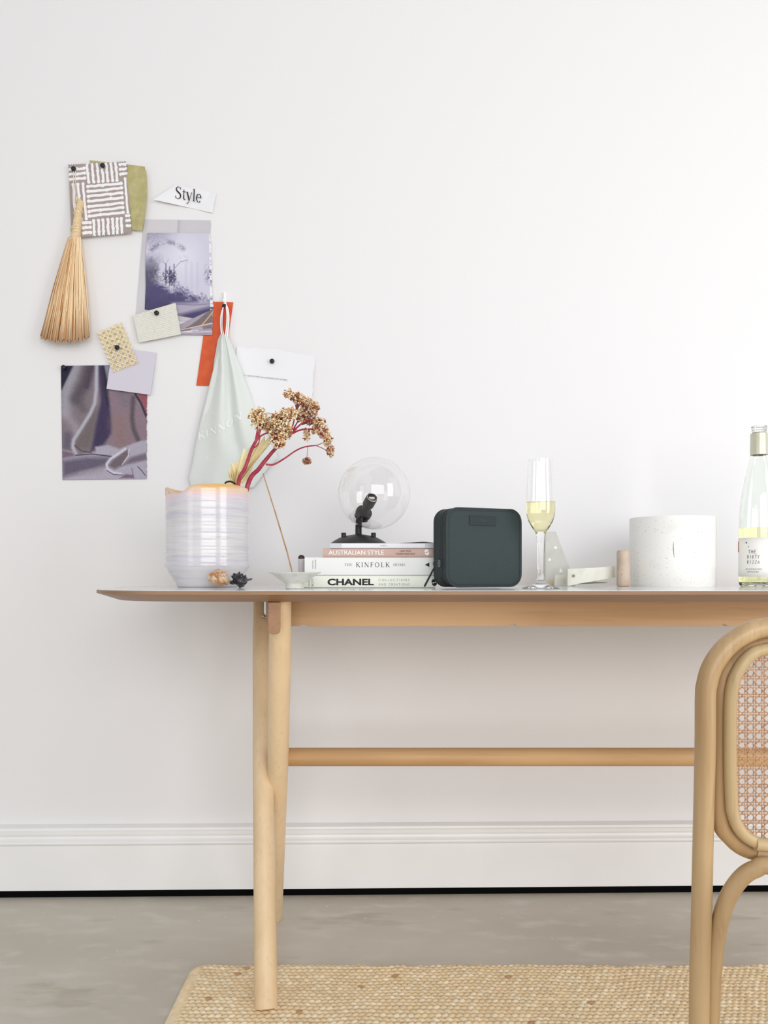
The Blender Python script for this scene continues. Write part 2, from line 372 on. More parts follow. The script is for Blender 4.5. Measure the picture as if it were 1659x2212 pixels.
# ------------------------------------------------------------------ jute rug
def rug():
    x0, x1, y0, y1 = -.372, 1.35, .62, 1.532
    nx, ny = 760, 400
    xs = np.linspace(x0, x1, nx); ys = np.linspace(y0, y1, ny)
    X, Y = np.meshgrid(xs, ys)
    wob = (vnoise(ny, nx, 26, 3) - .5) * .010; wob2 = (vnoise(ny, nx, 18, 4) - .5) * .008
    V_ = (Y + wob) / .0108; row = np.floor(V_); fv = V_ - row
    U = (X + wob2) / .0118 + .5 * (row % 2) + (fv - .5) * .35 * np.where(row.astype(int) % 2 == 0, 1, -1); col = np.floor(U); fu = U - col
    cellid = (col * 57.31 + row * 13.77); rnd = np.abs(np.sin(cellid * 12.9898) * 43758.5453) % 1
    rr_ = np.sqrt(((fu - .5) / .60) ** 2 + ((fv - .5) / .62) ** 2)
    h = np.clip(1 - rr_ ** 2.6, 0, 1) ** .7 * (.8 + .3 * rnd)
    plain = np.clip((X - x0 - .014) / .010, 0, 1)          # flat bound edge on the left
    back = np.clip((y1 - Y) / .006, 0, 1)
    Z = .003 + (.0052 * h * plain + .004 * (1 - plain) * np.sin(np.clip((X - x0) / .016, 0, 1) * np.pi * .8 + .2)) * back + .0016 * vnoise(ny, nx, 10, 5)
    # rounded far left corner
    cx, cy, r = x0 + .03, y1 - .03, .03
    dx, dy = np.minimum(X - cx, 0), np.maximum(Y - cy, 0); L = np.hypot(dx, dy)
    f = np.where((L > 0) & (X < cx) & (Y > cy), np.maximum(np.abs(dx), np.abs(dy)) / np.maximum(L, 1e-9), 1)
    X = np.where((X < cx) & (Y > cy), cx + dx * f, X); Y = np.where((xs[None, :] < cx) & (ys[:, None] > cy), cy + dy * f, Y)
    Y = Y + (vnoise(1, nx, 90, 8)[0][None, :] - .5) * .008 * np.clip((ys[:, None] - y1 + .03) / .03, 0, 1)
    c1 = np.array(lin((251, 232, 194))); c2 = np.array(lin((238, 206, 160))); c3 = np.array(lin((253, 241, 212))); c4 = np.array(lin((190, 144, 98)))
    n1 = vnoise(ny, nx, 9, 21)[..., None]; big = vnoise(ny, nx, 160, 22)[..., None]
    C = c1 * (1 - n1 * .35) + c2 * n1 * .35
    C = C * (1 - .6 * (rnd[..., None] > .75)) + c3 * .6 * (rnd[..., None] > .75)
    C = C * (1 - .75 * ((rnd < .008) & (plain > .5))[..., None]) + c4 * .75 * ((rnd < .008) & (plain > .5))[..., None]
    gap = np.clip(1 - h * 1.7, 0, 1)[..., None] * plain[..., None]
    C = C * (1 - .6 * gap) + c4 * .6 * gap                # darker core yarn between the stitches
    C = C * (.92 + .16 * big)
    vs = np.stack([X, Y, Z], -1).reshape(-1, 3)
    idx = np.arange(nx * ny).reshape(ny, nx)
    fs = np.stack([idx[:-1, :-1], idx[:-1, 1:], idx[1:, 1:], idx[1:, :-1]], -1).reshape(-1, 4)
    ring = list(idx[0, :]) + list(idx[1:, -1]) + list(idx[-1, :-1][::-1]) + list(idx[1:-1, 0][::-1])
    N = len(vs); low = vs[ring].copy(); low[:, 2] = .0005
    n = len(ring)
    faces = fs.tolist() + [[ring[i], N + i, N + (i + 1) % n, ring[(i + 1) % n]] for i in range(n)] + [[N + i for i in range(n)][::-1]]
    vs = np.vstack([vs, low]); C = np.vstack([C.reshape(-1, 3), C.reshape(-1, 3)[ring]])
    org = np.array([.5, 1.1, 0])
    me = bpy.data.meshes.new('jute_rug'); me.from_pydata((vs - org).tolist(), [], faces)
    at = me.color_attributes.new('Col', 'FLOAT_COLOR', 'POINT'); at.data.foreach_set('color', np.hstack([C, np.ones((len(C), 1))]).astype(np.float32).ravel())
    me.materials.append(mat('jute', (255, 255, 255), .85, attr=True, spec=.1, bump=((900, 900, 900), .5, .0008)))
    me.polygons.foreach_set('use_smooth', [True] * len(me.polygons))
    o = bpy.data.objects.new('jute_rug', me); o.location = org; COL.objects.link(o)
    tag(o, 'natural woven jute rug on the concrete floor under the table', 'rug')
rug()

# ------------------------------------------------------------------ table
ZT = .740
table = thing('dining_table', (.48, 1.57, 0), 'long birch table with thin white top and crossed round legs', 'table')
def outline(inset, n=40):
    x0, x1, y0, y1 = -.531 + inset, 1.55 - inset, 1.285 + inset, 1.862 - inset
    pts = []; cy = (y0 + y1) / 2; hy = (y1 - y0) / 2; ex = .30
    for i in range(n + 1):                      # left end, superellipse from back to front
        a = math.pi / 2 + math.pi * i / n
        c, s_ = math.cos(a), math.sin(a)
        pts.append((x0 + ex + ex * -abs(c) ** .62, cy + hy * math.copysign(abs(s_) ** .62, s_)))
    for i in range(n + 1):
        a = -math.pi / 2 + math.pi * i / n
        c, s_ = math.cos(a), math.sin(a)
        pts.append((x1 - ex + ex * abs(c) ** .62, cy + hy * math.copysign(abs(s_) ** .62, s_)))
    return pts
mb = MB(); rings = [(0.0015, ZT - .0008), (.0, ZT - .002), (.0, ZT - .0065), (.004, ZT - .008), (.034, ZT - .0195)]
loops = [[(x, y, z) for x, y in outline(i)] for i, z in rings]; n = len(loops[0])
vs = [q for l_ in loops for q in l_]; fs = []
for k in range(len(loops) - 1):
    for i in range(n): fs.append((k * n + i, k * n + (i + 1) % n, (k + 1) * n + (i + 1) % n, (k + 1) * n + i))
fs.append(tuple((len(loops) - 1) * n + i for i in range(n)))
fs.append(tuple(range(n)))
mb.add(vs, fs)
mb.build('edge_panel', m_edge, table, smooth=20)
mb = MB(); ol = outline(.0018); mb.prism([(x, y, ZT - .0007) for x, y in ol], (0, 0, .0007)); mb.build('tabletop', m_lam, table, smooth=None)['label'] = 'glossy white laminate surface'
# crossing legs: A foot in front, top at the back; B the other way round
def leg(mirror, pts, rads, name='leg'):
    m = MB(); m.tube(bez([(q.x if not mirror else .965 - q.x, q.y, q.z) for q in pts], 8), [rads[min(int(i / 8), len(rads) - 2)] * (1 - (i % 8) / 8) + rads[min(int(i / 8) + 1, len(rads) - 1)] * ((i % 8) / 8) if i < (len(pts) - 1) * 8 else rads[-1] for i in range((len(pts) - 1) * 8 + 1)], 28)
    o = m.build(name, m_birchz, table, smooth=50); return o
Afoot = P(575, 0, 1.372); Afoot.z = .0085; Atop = P(563.5, 0, 1.74); Atop.z = .727
Bfoot = P(595, 0, 1.748); Bfoot.z = .001; Btop = P(606.5, 0, 1.352); Btop.z = .728
for mir in (False, True):
    mid = Afoot.lerp(Atop, .5); q2 = Afoot.lerp(Atop, .88)
    if True:
        m = MB(); pts = [Afoot, Afoot.lerp(Atop, .004), mid, q2, Afoot.lerp(Atop, .93), Atop]; rr = [.0185, .0203, .0205, .0185, .0170, .0165]
        if mir: pts = [Vector((.965 - q.x, q.y, q.z)) for q in pts]
        m.tube(pts, rr, 28); m.build('leg', m_birchz, table, smooth=50)
        m = MB(); pts = [Bfoot, Bfoot.lerp(Btop, .004), Bfoot.lerp(Btop, .3), Bfoot.lerp(Btop, .55), Bfoot.lerp(Btop, .85), Btop]; rr = [.0135, .0150, .0178, .0203, .0203, .0182]
        if mir: pts = [Vector((.965 - q.x, q.y, q.z)) for q in pts]
        m.tube(pts, rr, 28); m.build('leg', m_birchz, table, smooth=50)
    # cross rail between the two leg tops, rounded lower end
    fr = P(592.5, 0, 1.318); bk = P(584, 0, 1.76)
    fr = Vector((fr.x, fr.y, 0)); bk = Vector((bk.x, bk.y, 0)); dirv = (bk - fr).normalized(); sd = Vector((dirv.y, -dirv.x, 0)); hw = .0102
    pr = [(-hw, .7198), (hw, .7198), (hw, .680)] + [(hw - .008 + .008 * math.cos(a), .674 + .008 * math.sin(a) * 1.0) for a in [-math.pi / 2 * k / 5 for k in range(1, 6)]] + [(-hw + .008 - .008 * math.sin(a), .674 - .008 * math.cos(a)) for a in [math.pi / 2 * k / 5 for k in range(0, 6)]]
    pts = [fr + sd * a + Vector((0, 0, z)) for a, z in pr]; e = bk - fr
    if mir: pts = [Vector((.965 - q.x, q.y, q.z)) for q in pts]; e = Vector((-e.x, e.y, 0))
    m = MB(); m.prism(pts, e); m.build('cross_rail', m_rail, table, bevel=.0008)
# aprons with small notches
for yy, in ((1.452,), (1.70,)):
    zb = .6705; pts = [(-.181 if yy < 1.6 else -.205, yy, .7203), (-.181 if yy < 1.6 else -.205, yy, zb)]
    for npx in (655, 1108, 1563):
        xc = (npx - CXP) * yy / F
        pts += [(xc - .010, yy, zb)] + [(xc + .0065 * math.cos(a), yy, zb + .0036 * math.sin(a)) for a in [math.pi * (1 - k / 6) for k in range(7)]] + [(xc + .010, yy, zb)]
    pts += [(1.13, yy, zb), (1.13, yy, .7203)]
    m = MB(); m.prism(pts, (0, .02, 0)); m.build('apron', m_birchx, table, bevel=.0008)
    pass
# stretcher
sp = P(613, 1635, 1.545); m = MB()
m.tube([Vector((sp.x - .004, 1.545, sp.z)), Vector((sp.x + .002, 1.545, sp.z)), Vector((.5, 1.545, sp.z)), Vector((.965 - sp.x, 1.545, sp.z))], [.0165, .0178, .0178, .0178], 28)
m.build('stretcher', m_birchx, table, smooth=50)
# adjusting screw and plate by the back leg top
m = MB(); a = P(572, 1333, 1.70); m.tube([a + Vector((-.014, 0, 0)), a + Vector((.012, 0, 0))], .0036, 12); m.tube([a + Vector((-.006, 0, 0)), a + Vector((-.002, 0, 0))], .0062, 6)
m.build('screw', m_steel, table)
m = MB(); m.box(a.x - .002, a.x + .004, 1.70, 1.703, .668, .7195); m.build('metal_plate', m_steel, table)

# ------------------------------------------------------------------ cane weave
def cane(mb, inside, u0, u1, v0, v1, su, sv, fn, wd, step=.0015, th=.0004, e=.17):
    """fn(u,v,h)->world ; strands in pairs both ways plus both diagonals"""
    def strand(pa, pb, w_, lift):
        L = math.dist(pa, pb); n = max(2, int(L / step)); d = ((pb[0] - pa[0]) / L, (pb[1] - pa[1]) / L); nn = (-d[1], d[0])
        run = []
        for i in range(n + 1):
            p = (pa[0] + d[0] * L * i / n, pa[1] + d[1] * L * i / n)
            if inside(*p): run.append((p, i))
            if (not inside(*p) or i == n) and run:
                if len(run) > 1:
                    pts = []
                    for (q, k) in run:
                        h = lift + .0005 * math.sin(k * step * 2 * math.pi / (su * 1.0))
                        pts.append([fn(q[0] + nn[0] * w_ / 2, q[1] + nn[1] * w_ / 2, h), fn(q[0] - nn[0] * w_ / 2, q[1] - nn[1] * w_ / 2, h),
                                    fn(q[0] - nn[0] * w_ / 2, q[1] - nn[1] * w_ / 2, h - th), fn(q[0] + nn[0] * w_ / 2, q[1] + nn[1] * w_ / 2, h - th)])
                    vs = [x for pp in pts for x in pp]; fs = []
                    for k in range(len(pts) - 1):
                        for j in range(4): fs.append((k * 4 + j, k * 4 + (j + 1) % 4, (k + 1) * 4 + (j + 1) % 4, (k + 1) * 4 + j))
                    mb.add(vs, fs)
                run = []
    i0, i1 = int(math.floor(u0 / su)), int(math.ceil(u1 / su)); j0, j1 = int(math.floor(v0 / sv)), int(math.ceil(v1 / sv))
    for i in range(i0, i1 + 1):
        for k in (-e, e): strand(((i + k) * su, v0), ((i + k) * su, v1), wd, .0)
    for j in range(j0, j1 + 1):
        for k in (-e, e): strand((u0, (j + k) * sv), (u1, (j + k) * sv), wd, .0004)
    m_ = sv / su
    for c in range(j0 - i1 - 2, j1 - i0 + 3):
        strand((u0, (u0 / su + c + .5) * sv), (u1, (u1 / su + c + .5) * sv), wd, .0009)
    for c in range(j0 + i0 - 2, j1 + i1 + 3):
        strand((u0, (c + .5 - u0 / su) * sv), (u1, (c + .5 - u1 / su) * sv), wd, .0012)

# ------------------------------------------------------------------ rattan chair (turned to face the room)
DC = .95; XC = (1850 - CXP) * DC / F
chair = thing('rattan_chair', (XC, .80, 0), 'bent rattan chair with rounded cane back, in front of the table', 'chair')
def mirror_path(left, mid=None):               # left: list of Vector, mirrored about XC
    return left + [Vector((2 * XC - q.x, q.y, q.z)) for q in reversed(left)]
def floorpt(px, d): q = P(px, 0, d); q.z = .0138; return q
lft = [(1524, 1503), (1527, 1478), (1534, 1451), (1548, 1424), (1569, 1398), (1597, 1376), (1629, 1361), (1660, 1355.5), (1700, 1354)]
path = [floorpt(1507, .975)] + [P(x, y, d) for x, y, d in ((1511, 2150, .97), (1515, 1985, .965), (1518, 1850, .96), (1521.5, 1700, .955), (1523.5, 1600, DC))] + [P(x, y, DC) for x, y in lft]
m = MB(); m.tube(bez(mirror_path(path), 5), .0122, 22); m.build('outer_frame', m_rattan, chair, smooth=60)
lm = [(1556, 1745), (1556, 1700), (1556, 1600), (1557, 1505), (1560, 1482), (1567, 1457), (1581, 1434), (1603, 1411), (1630, 1394), (1660, 1387), (1700, 1386)]
lb = [(1700, 1844), (1660, 1843), (1622, 1835), (1597, 1823), (1577, 1804), (1562, 1785)]
def closed_loop(pts, d, rad, nm, mt, sg=18, dd=0):
    L = [P(x, y, d) for x, y in pts]
    loop = L + [Vector((2 * XC - q.x, q.y, q.z)) for q in reversed(L)]
    k = bez(loop + [loop[0]], 4)[:-1]
    m = MB(); m.tube(k, rad, sg, closed=True); return m.build(nm, mt, chair, smooth=60)
closed_loop(lb + lm,   .962, .0118, 'middle_frame', m_rattan2)
ti = [(1581, 1740), (1578, 1680), (1577, 1600), (1578, 1520), (1583, 1480), (1592, 1455), (1607, 1430), (1630, 1410), (1660, 1402), (1700, 1400)]
bi = [(1700, 1827), (1665, 1826), (1635, 1820), (1609, 1805), (1592, 1782), (1583, 1755)]
closed_loop(bi + ti, .945, .0074, 'inner_rim', m_rattan3)
for nm_, yy_, dd_, r_, x0_ in (('joint_sleeve', 1825, .943, .0080, 1631), ('joint_sleeve', 1842, .960, .0121, 1628)):
    m = MB(); a_ = P(x0_, yy_ - 1, dd_); b_2 = Vector((2 * XC - a_.x, a_.y, a_.z)); m.tube(bez([a_ + Vector((0, 0, .0006 if r_ < .01 else .0022)), P(1668, yy_ + 1, dd_), P(1720, yy_ + 1, dd_), b_2], 6), r_, 18); m.build(nm_, m_rattan3, chair, smooth=50)
xl = (1577 - CXP) * .95 / F; zt_ = P(0, 1402, .95).z; zb_ = P(0, 1822, .95).z
def in_panel(u, v):
    x = abs(u) ; hw = XC - xl; r = .075; cz = (zt_ + zb_) / 2; hz = (zt_ - zb_) / 2
    dx = x - (hw - r * .62); dz = abs(v - cz) - (hz - r)
    if x > hw or abs(v - cz) > hz: return False
    return not (dx > 0 and dz > 0 and (dx / (r * .62)) ** 2 + (dz / r) ** 2 > 1)
m = MB(); cane(m, in_panel, -(XC - xl), XC - xl, zb_, zt_, .0102, .0109, lambda u, v, h: Vector((XC + u, .951 - h, v)), .00102, e=.14)
m.build('cane_panel', m_cane, chair, smooth=None)
br = [P(1531, 2212, .975), P(1537, 2170, .975), P(1541, 2093, .972), P(1548, 2024, .968), P(1562, 1966, .96), P(1580, 1925, .953), P(1605, 1893, .948), P(1632, 1877, .942), P(1668, 1872, .935)]
br[0] = Vector((br[0].x - .003, .976, .10))
br = br + [Vector((.535, .90, .408)), Vector((.56, .885, .4075))]
for sgn in (1, -1):
    pts = [Vector((XC + (q.x - XC) * sgn, q.y, q.z)) for q in br]
    m = MB(); m.tube(bez(pts, 6), .0102, 18); m.build('brace', m_rattan, chair, smooth=60)
sc = Vector((XC + .012, .70, .418))
m = MB(); m.tube([sc + Vector((  .185 * math.cos(a), .185 * math.sin(a), 0)) for a in [2 * math.pi * k / 64 for k in range(64)]], .0115, 14, closed=True); m.build('seat_frame', m_rattan, chair, smooth=60)
m = MB(); m.lathe([(.0001, .4235), (.17, .4235), (.184, .420), (.184, .416), (.0001, .416)], (XC + .012, .70, 0), 48); m.build('seat', m_canesw, chair)
for sgn in (1, -1):
    m = MB(); m.tube([Vector((XC + sgn * .165, .58, .0138)), Vector((XC + sgn * .150, .60, .41))], .0122, 18); m.build('leg', m_rattan, chair, smooth=60)
# ------------------------------------------------------------------ wall papers
def quad(c, off, curl=None, wob=None):
    tl, tr, br_, bl = c
    def fn(u, v):
        if wob: du, dv = wob(u, v)
        else: du = dv = 0
        x = (tl[0] * (1 - u) + tr[0] * u) * (1 - v) + (bl[0] * (1 - u) + br_[0] * u) * v + du
        y = (tl[1] * (1 - u) + tr[1] * u) * (1 - v) + (bl[1] * (1 - u) + br_[1] * u) * v + dv
        return W(x, y, off + (curl(u, v) if curl else 0))
    return fn
_jt = np.random.RandomState(5).rand(4000)
def jag(t, n, amp, seed=0):
    x = t * n; i = int(x); f = x - i; a = _jt[(i + seed * 97) % 4000]; b = _jt[(i + 1 + seed * 97) % 4000]; return (a + (b - a) * f - .5) * 2 * amp
def sheet(name, c, off, label, cat, mt=None, img=None, curl=None, wob=None, nu=40, nv=40, thick=.0004, parent=None):
    m = MB()
    if img is not None: nv, nu = img.shape[0] - 1, img.shape[1] - 1
    m.grid(quad(c, off, curl, wob), nu, nv, thick=-WN * thick, colfn=img)
    o = m.build(name, mt or m_attr, parent, smooth=40)
    if parent is None: tag(o, label, cat)
    return o
# olive card
oc = [(194, 346), (315, 360), (307, 498), (196, 492)]
def olive_wob(u, v): return (3 * math.sin(math.pi * v) * u ** 6 * 2 - (2.0 if (u > .97 and v < .06) else 0), 0)
sheet('colour_card', oc, .002, 'olive green card curling out behind the patterned fabric swatch', 'card', mat('olive_card', (178, 170, 118), .6, noise=((60, 60, 60), (196, 188, 138), .4, .7, 4)), curl=lambda u, v: .014 * max(0, u - .6) ** 1.3 * 2.5, wob=olive_wob)
# patterned swatch
def swatch_img():
    p = Paint(230, 280, (340, 150, 1030, 975), (170, 156, 154)); r = random.Random(4)
    def bar(a, b, w_=30):
        n = 9; pts = []
        for i in range(n + 1):
            t = i / n; nx, ny = -(b[1] - a[1]), b[0] - a[0]; L = math.hypot(nx, ny)
            k = r.uniform(-4, 4); pts.append((a[0] + (b[0] - a[0]) * t + nx / L * k, a[1] + (b[1] - a[1]) * t + ny / L * k))
        p.stroke(pts, w_ * .96, (246, 246, 246), soft=.25)
        for q in (pts[0], pts[-1], pts[r.randint(3, 6)]): p.stroke([q, (q[0] + 1, q[1] + 1)], w_ * 1.25, (246, 246, 246), soft=.22)
    for y in (205, 260, 315): bar((330, y), (525, y - 6))
    for i, x in enumerate((565, 625, 685, 740, 795, 850, 905)): bar((x - 8, 140), (x + 2, 358))
    for y in (180, 235, 290): bar((950, y), (1040, y - 4), 28)
    for x in (383, 440, 500): bar((x, 375), (x + 18, 770))
    for i, y in enumerate((410, 465, 520, 576, 636, 690, 745)): bar((555, y), (950, y - 14), 31)
    bar((1000, 345), (1004, 735), 26)
    for y in (815, 872, 930): bar((480, y), (560, y))
    for x in (605, 660, 712, 768, 822, 872, 925): bar((x, 800), (x - 3, 990))
    for y in (775, 830, 890): bar((985, y), (1060, y), 28)
    p.a += (vnoise(280, 230, 110, 2)[..., None] - .5) * 10
    return p.out()
pk = lambda a, k, n_: a * (1 if int(k * n_) % 2 else -1)
def pink_wob(u, v):
    du = (pk(.9, v, 60) if u < .001 or u > .999 else 0); dv = (pk(.9, u, 50) if v < .001 or v > .999 else 0)
    return du, dv
sheet('fabric_swatch', [(148, 356), (273, 349), (284, 503), (155, 514)], .0085, 'grey fabric swatch with white brushstroke basket pattern pinned to wall', 'swatch', m_cloth, swatch_img(), curl=lambda u, v: .003 * v * v, wob=pink_wob, thick=.0008)
# "Style" clipping
cl = [(378, 399), (467, 418), (459, 460), (332, 431)]
sheet('magazine_clipping', cl, .003, 'torn white clipping printed with the word Style', 'clipping', m_paper, curl=lambda u, v: .010 * (1 - u) ** 3 * v + .002 * math.sin(u * 7), wob=lambda u, v: (0, jag(u, 9, 1.8, 1) * (1 if v == 0 else 0)))
clip = bpy.data.objects['magazine_clipping']
def style_fn(a, b):
    ox, oy = 378.5, 428; ang = R(9.5); x = a * 57; y = b * 26
    px, py = ox + x * math.cos(ang) + y * math.sin(ang) * .25, oy + x * math.sin(ang) - y
    return W(px, py, .0060 + .004 * max(0, (1 - (px - 350) / 110)) ** 2)
m = MB(); put(m, serif2d('Style', .04), style_fn); m.build('lettering', m_ink, clip, smooth=None, normals=False)
# grey backing sheets + forest print + architecture print
def grey_img(seed, a, b):
    p = Paint(60, 90, (0, 0, 60, 90), a); p.blend(vnoise(90, 60, 3, seed), b)
    if seed == 2: p.poly([(-2, -2), (31, -2), (31, 12), (-2, 12)], (214, 210, 214), .6, .8); p.stroke([(31, 0), (31, 12)], 1.2, (180, 176, 182), .6)
    return p.out()
sheet('backing_sheet', [(311, 474), (457, 476), (452, 690), (292, 700)], .0018, 'pale grey paper sheet behind the misty forest print', 'paper', img=grey_img(2, (196, 192, 200), (214, 210, 214)), wob=lambda u, v: ((-20 * v if u == 0 else 0) * 0 + (jag(v, 24, 1.6, 2) + jag(v, 7, 2.2, 3) if u == 1 else 0), 0))
sheet('paper_scrap', [(293, 484), (330, 474), (376, 474), (376, 503)], .0026, 'small pale grey paper scrap above the misty forest print', 'paper', img=grey_img(5, (202, 198, 203), (208, 204, 208))) if False else None
def forest_img():
    p = Paint(190, 260, (205, 570, 880, 1500), (208, 206, 224)); H_, W_ = 260, 190
    n1, n2, n3 = vnoise(H_, W_, 8, 1), vnoise(H_, W_, 28, 2), vnoise(H_, W_, 70, 3)
    n = .5 * n1 + .3 * n2 + .35 * n3
    p.blend(np.clip((760 - p.Y) / 220, 0, 1) * np.clip((560 - p.X) / 300, 0, 1) * .75, (150, 146, 166))
    p.blend(np.clip((n3 - .45) * 4, 0, 1) * np.clip((560 - p.X) / 330, 0, 1) * np.clip((830 - p.Y) / 200, 0, 1) * .35, (120, 116, 140))
    p.blend(np.clip(1 - np.hypot((p.X - 590), (p.Y - 850) * .8) / 260, 0, 1), (228, 227, 240))
    arch = p.dist([(250, 900), (250, 780), (320, 700), (420, 670), (520, 690), (590, 750)])
    p.blend(np.clip(1 - arch / 40, 0, 1) * np.clip(n * 3 - 1.3, 0, 1) * .7, (110, 108, 132))
    p.blend(np.clip((360 - p.X) / 100 + (n - .5) * 2, 0, 1) * np.clip((p.Y - 800) / 250, 0, 1), (92, 90, 112))
    for tx, top in ((410, 930), (450, 960), (495, 930), (470, 1010)):
        p.stroke([(tx, top), (tx + 4, 1180)], 11, (84, 82, 112), op=.7)
        fol = np.clip(1 - np.hypot((p.X - tx) / 50, (p.Y - 1080) / 130), 0, 1)
        p.blend(np.clip(fol * 2.2 * n3 * 1.5 - .45, 0, 1) * .9, (74, 72, 100))
    p.stroke([(500, 975), (560, 900), (640, 870)], 7, (130, 128, 155), op=.7); p.stroke([(405, 935), (370, 890)], 6, (130, 128, 155), op=.7)
    p.stroke([(410, 930), (440, 870)], 5, (130, 128, 155), op=.6)
    p.blend(np.clip(1 - np.hypot((p.X - 600) / 90, (p.Y - 870) / 60), 0, 1) * np.clip(n3 * 2 - .8, 0, 1) * .5, (140, 138, 165))
    edge = 1120 + (p.X - 205) * .17 + (n - .55) * 220
    p.blend(np.clip((p.Y - edge) / 110, 0, 1), (84, 78, 116))
    p.blend(np.clip((p.Y - edge - 130) / 120, 0, 1) * .7, (72, 66, 104))
    p.blend(np.clip((p.X - 800) / 70, 0, 1) * np.clip((n3 - .4) * 4, 0, 1) * np.clip(1 - abs(p.Y - 1020) / 130, 0, 1), (70, 66, 96))
    for x in (620, 680, 740): p.stroke([(x, 900), (x, 1230)], 22, (190, 187, 208), op=.35)
    p.poly([(480, 1380), (640, 1350), (880, 1300), (880, 1360), (650, 1460), (560, 1500), (500, 1500)], (176, 170, 190), 24)
    p.stroke([(500, 1390), (700, 1370), (880, 1330)], 10, (120, 115, 140), op=.8)
    for s_ in (p.X > 866,): p.blend(s_ * np.clip((n2 - .3) * 5, 0, 1), (240, 240, 244))
    return p.out()
sheet('photo_print', [(319, 503), (454, 504), (457, 690), (312, 668)], .004, 'misty forest photo print with a torn right edge', 'photo', img=forest_img(), wob=lambda u, v: ((2.5 * v + jag(v, 40, 1.2, 4) + jag(v, 9, 1.6, 5) if u == 1 else (-2 * math.sin(v * 5) if u == 0 else 0)), (4 if v == 1 else 0) * u))
def arch_img():
    p = Paint(90, 72, (0, 0, 72, 54), (170, 158, 172))
    p.poly([(8, 28), (72, -6), (72, 28)], (122, 112, 116), 2); p.stroke([(50, 27), (72, 6)], 3, (214, 176, 140), soft=.4)
    p.poly([(0, 31), (72, 31), (72, 40), (0, 40)], (130, 120, 134), 2); p.poly([(26, 31), (50, 31), (52, 46), (24, 44)], (176, 168, 182), 2)
    p.poly([(0, 38), (28, 38), (28, 46), (0, 46)], (200, 196, 206), 2)
    p.stroke([(0, 40), (40, 41)], 2, (235, 235, 240), soft=.4); p.stroke([(20, 46), (72, 46)], 2.5, (205, 200, 210), soft=.4)
    p.stroke([(0, 29), (72, 29)], 2.4, (226, 196, 164), soft=.4); p.a += (vnoise(72, 90, 40, 9)[..., None] - .5) * 18
    return p.out()
sheet('photo_print', [(386, 702), (459, 668), (459, 724), (388, 723)], .0048, 'cropped architecture photo print with pale beam below the forest print', 'photo', img=arch_img(), wob=lambda u, v: (jag(v, 12, 1.4, 6) if u == 1 else 0, 0))
# woven card with fold
def weave_img():
    p = Paint(170, 130, (0, 0, 170, 130), (232, 231, 222))
    ln = np.abs(np.sin(p.Y * .42 + .3 * np.sin(p.X * .05))); nz = vnoise(130, 170, 120, 3)
    p.blend(np.clip((ln - .80) * 6, 0, 1) * np.clip(nz * 1.6 - .3, 0, 1) * .75, (172, 166, 156)); p.blend(np.clip(nz - .75, 0, 1), (180, 175, 165)); return p.out()
sheet('woven_card', [(287, 681), (379, 654), (391, 722), (300, 740)], .008, 'off-white woven textile sample pinned beside the orange card', 'swatch', m_cloth, weave_img(), curl=lambda u, v: .004 * v + .003 * u, thick=.0012, wob=lambda u, v: (pk(.6, v, 50) if u < .001 or u > .999 else 0, 0))
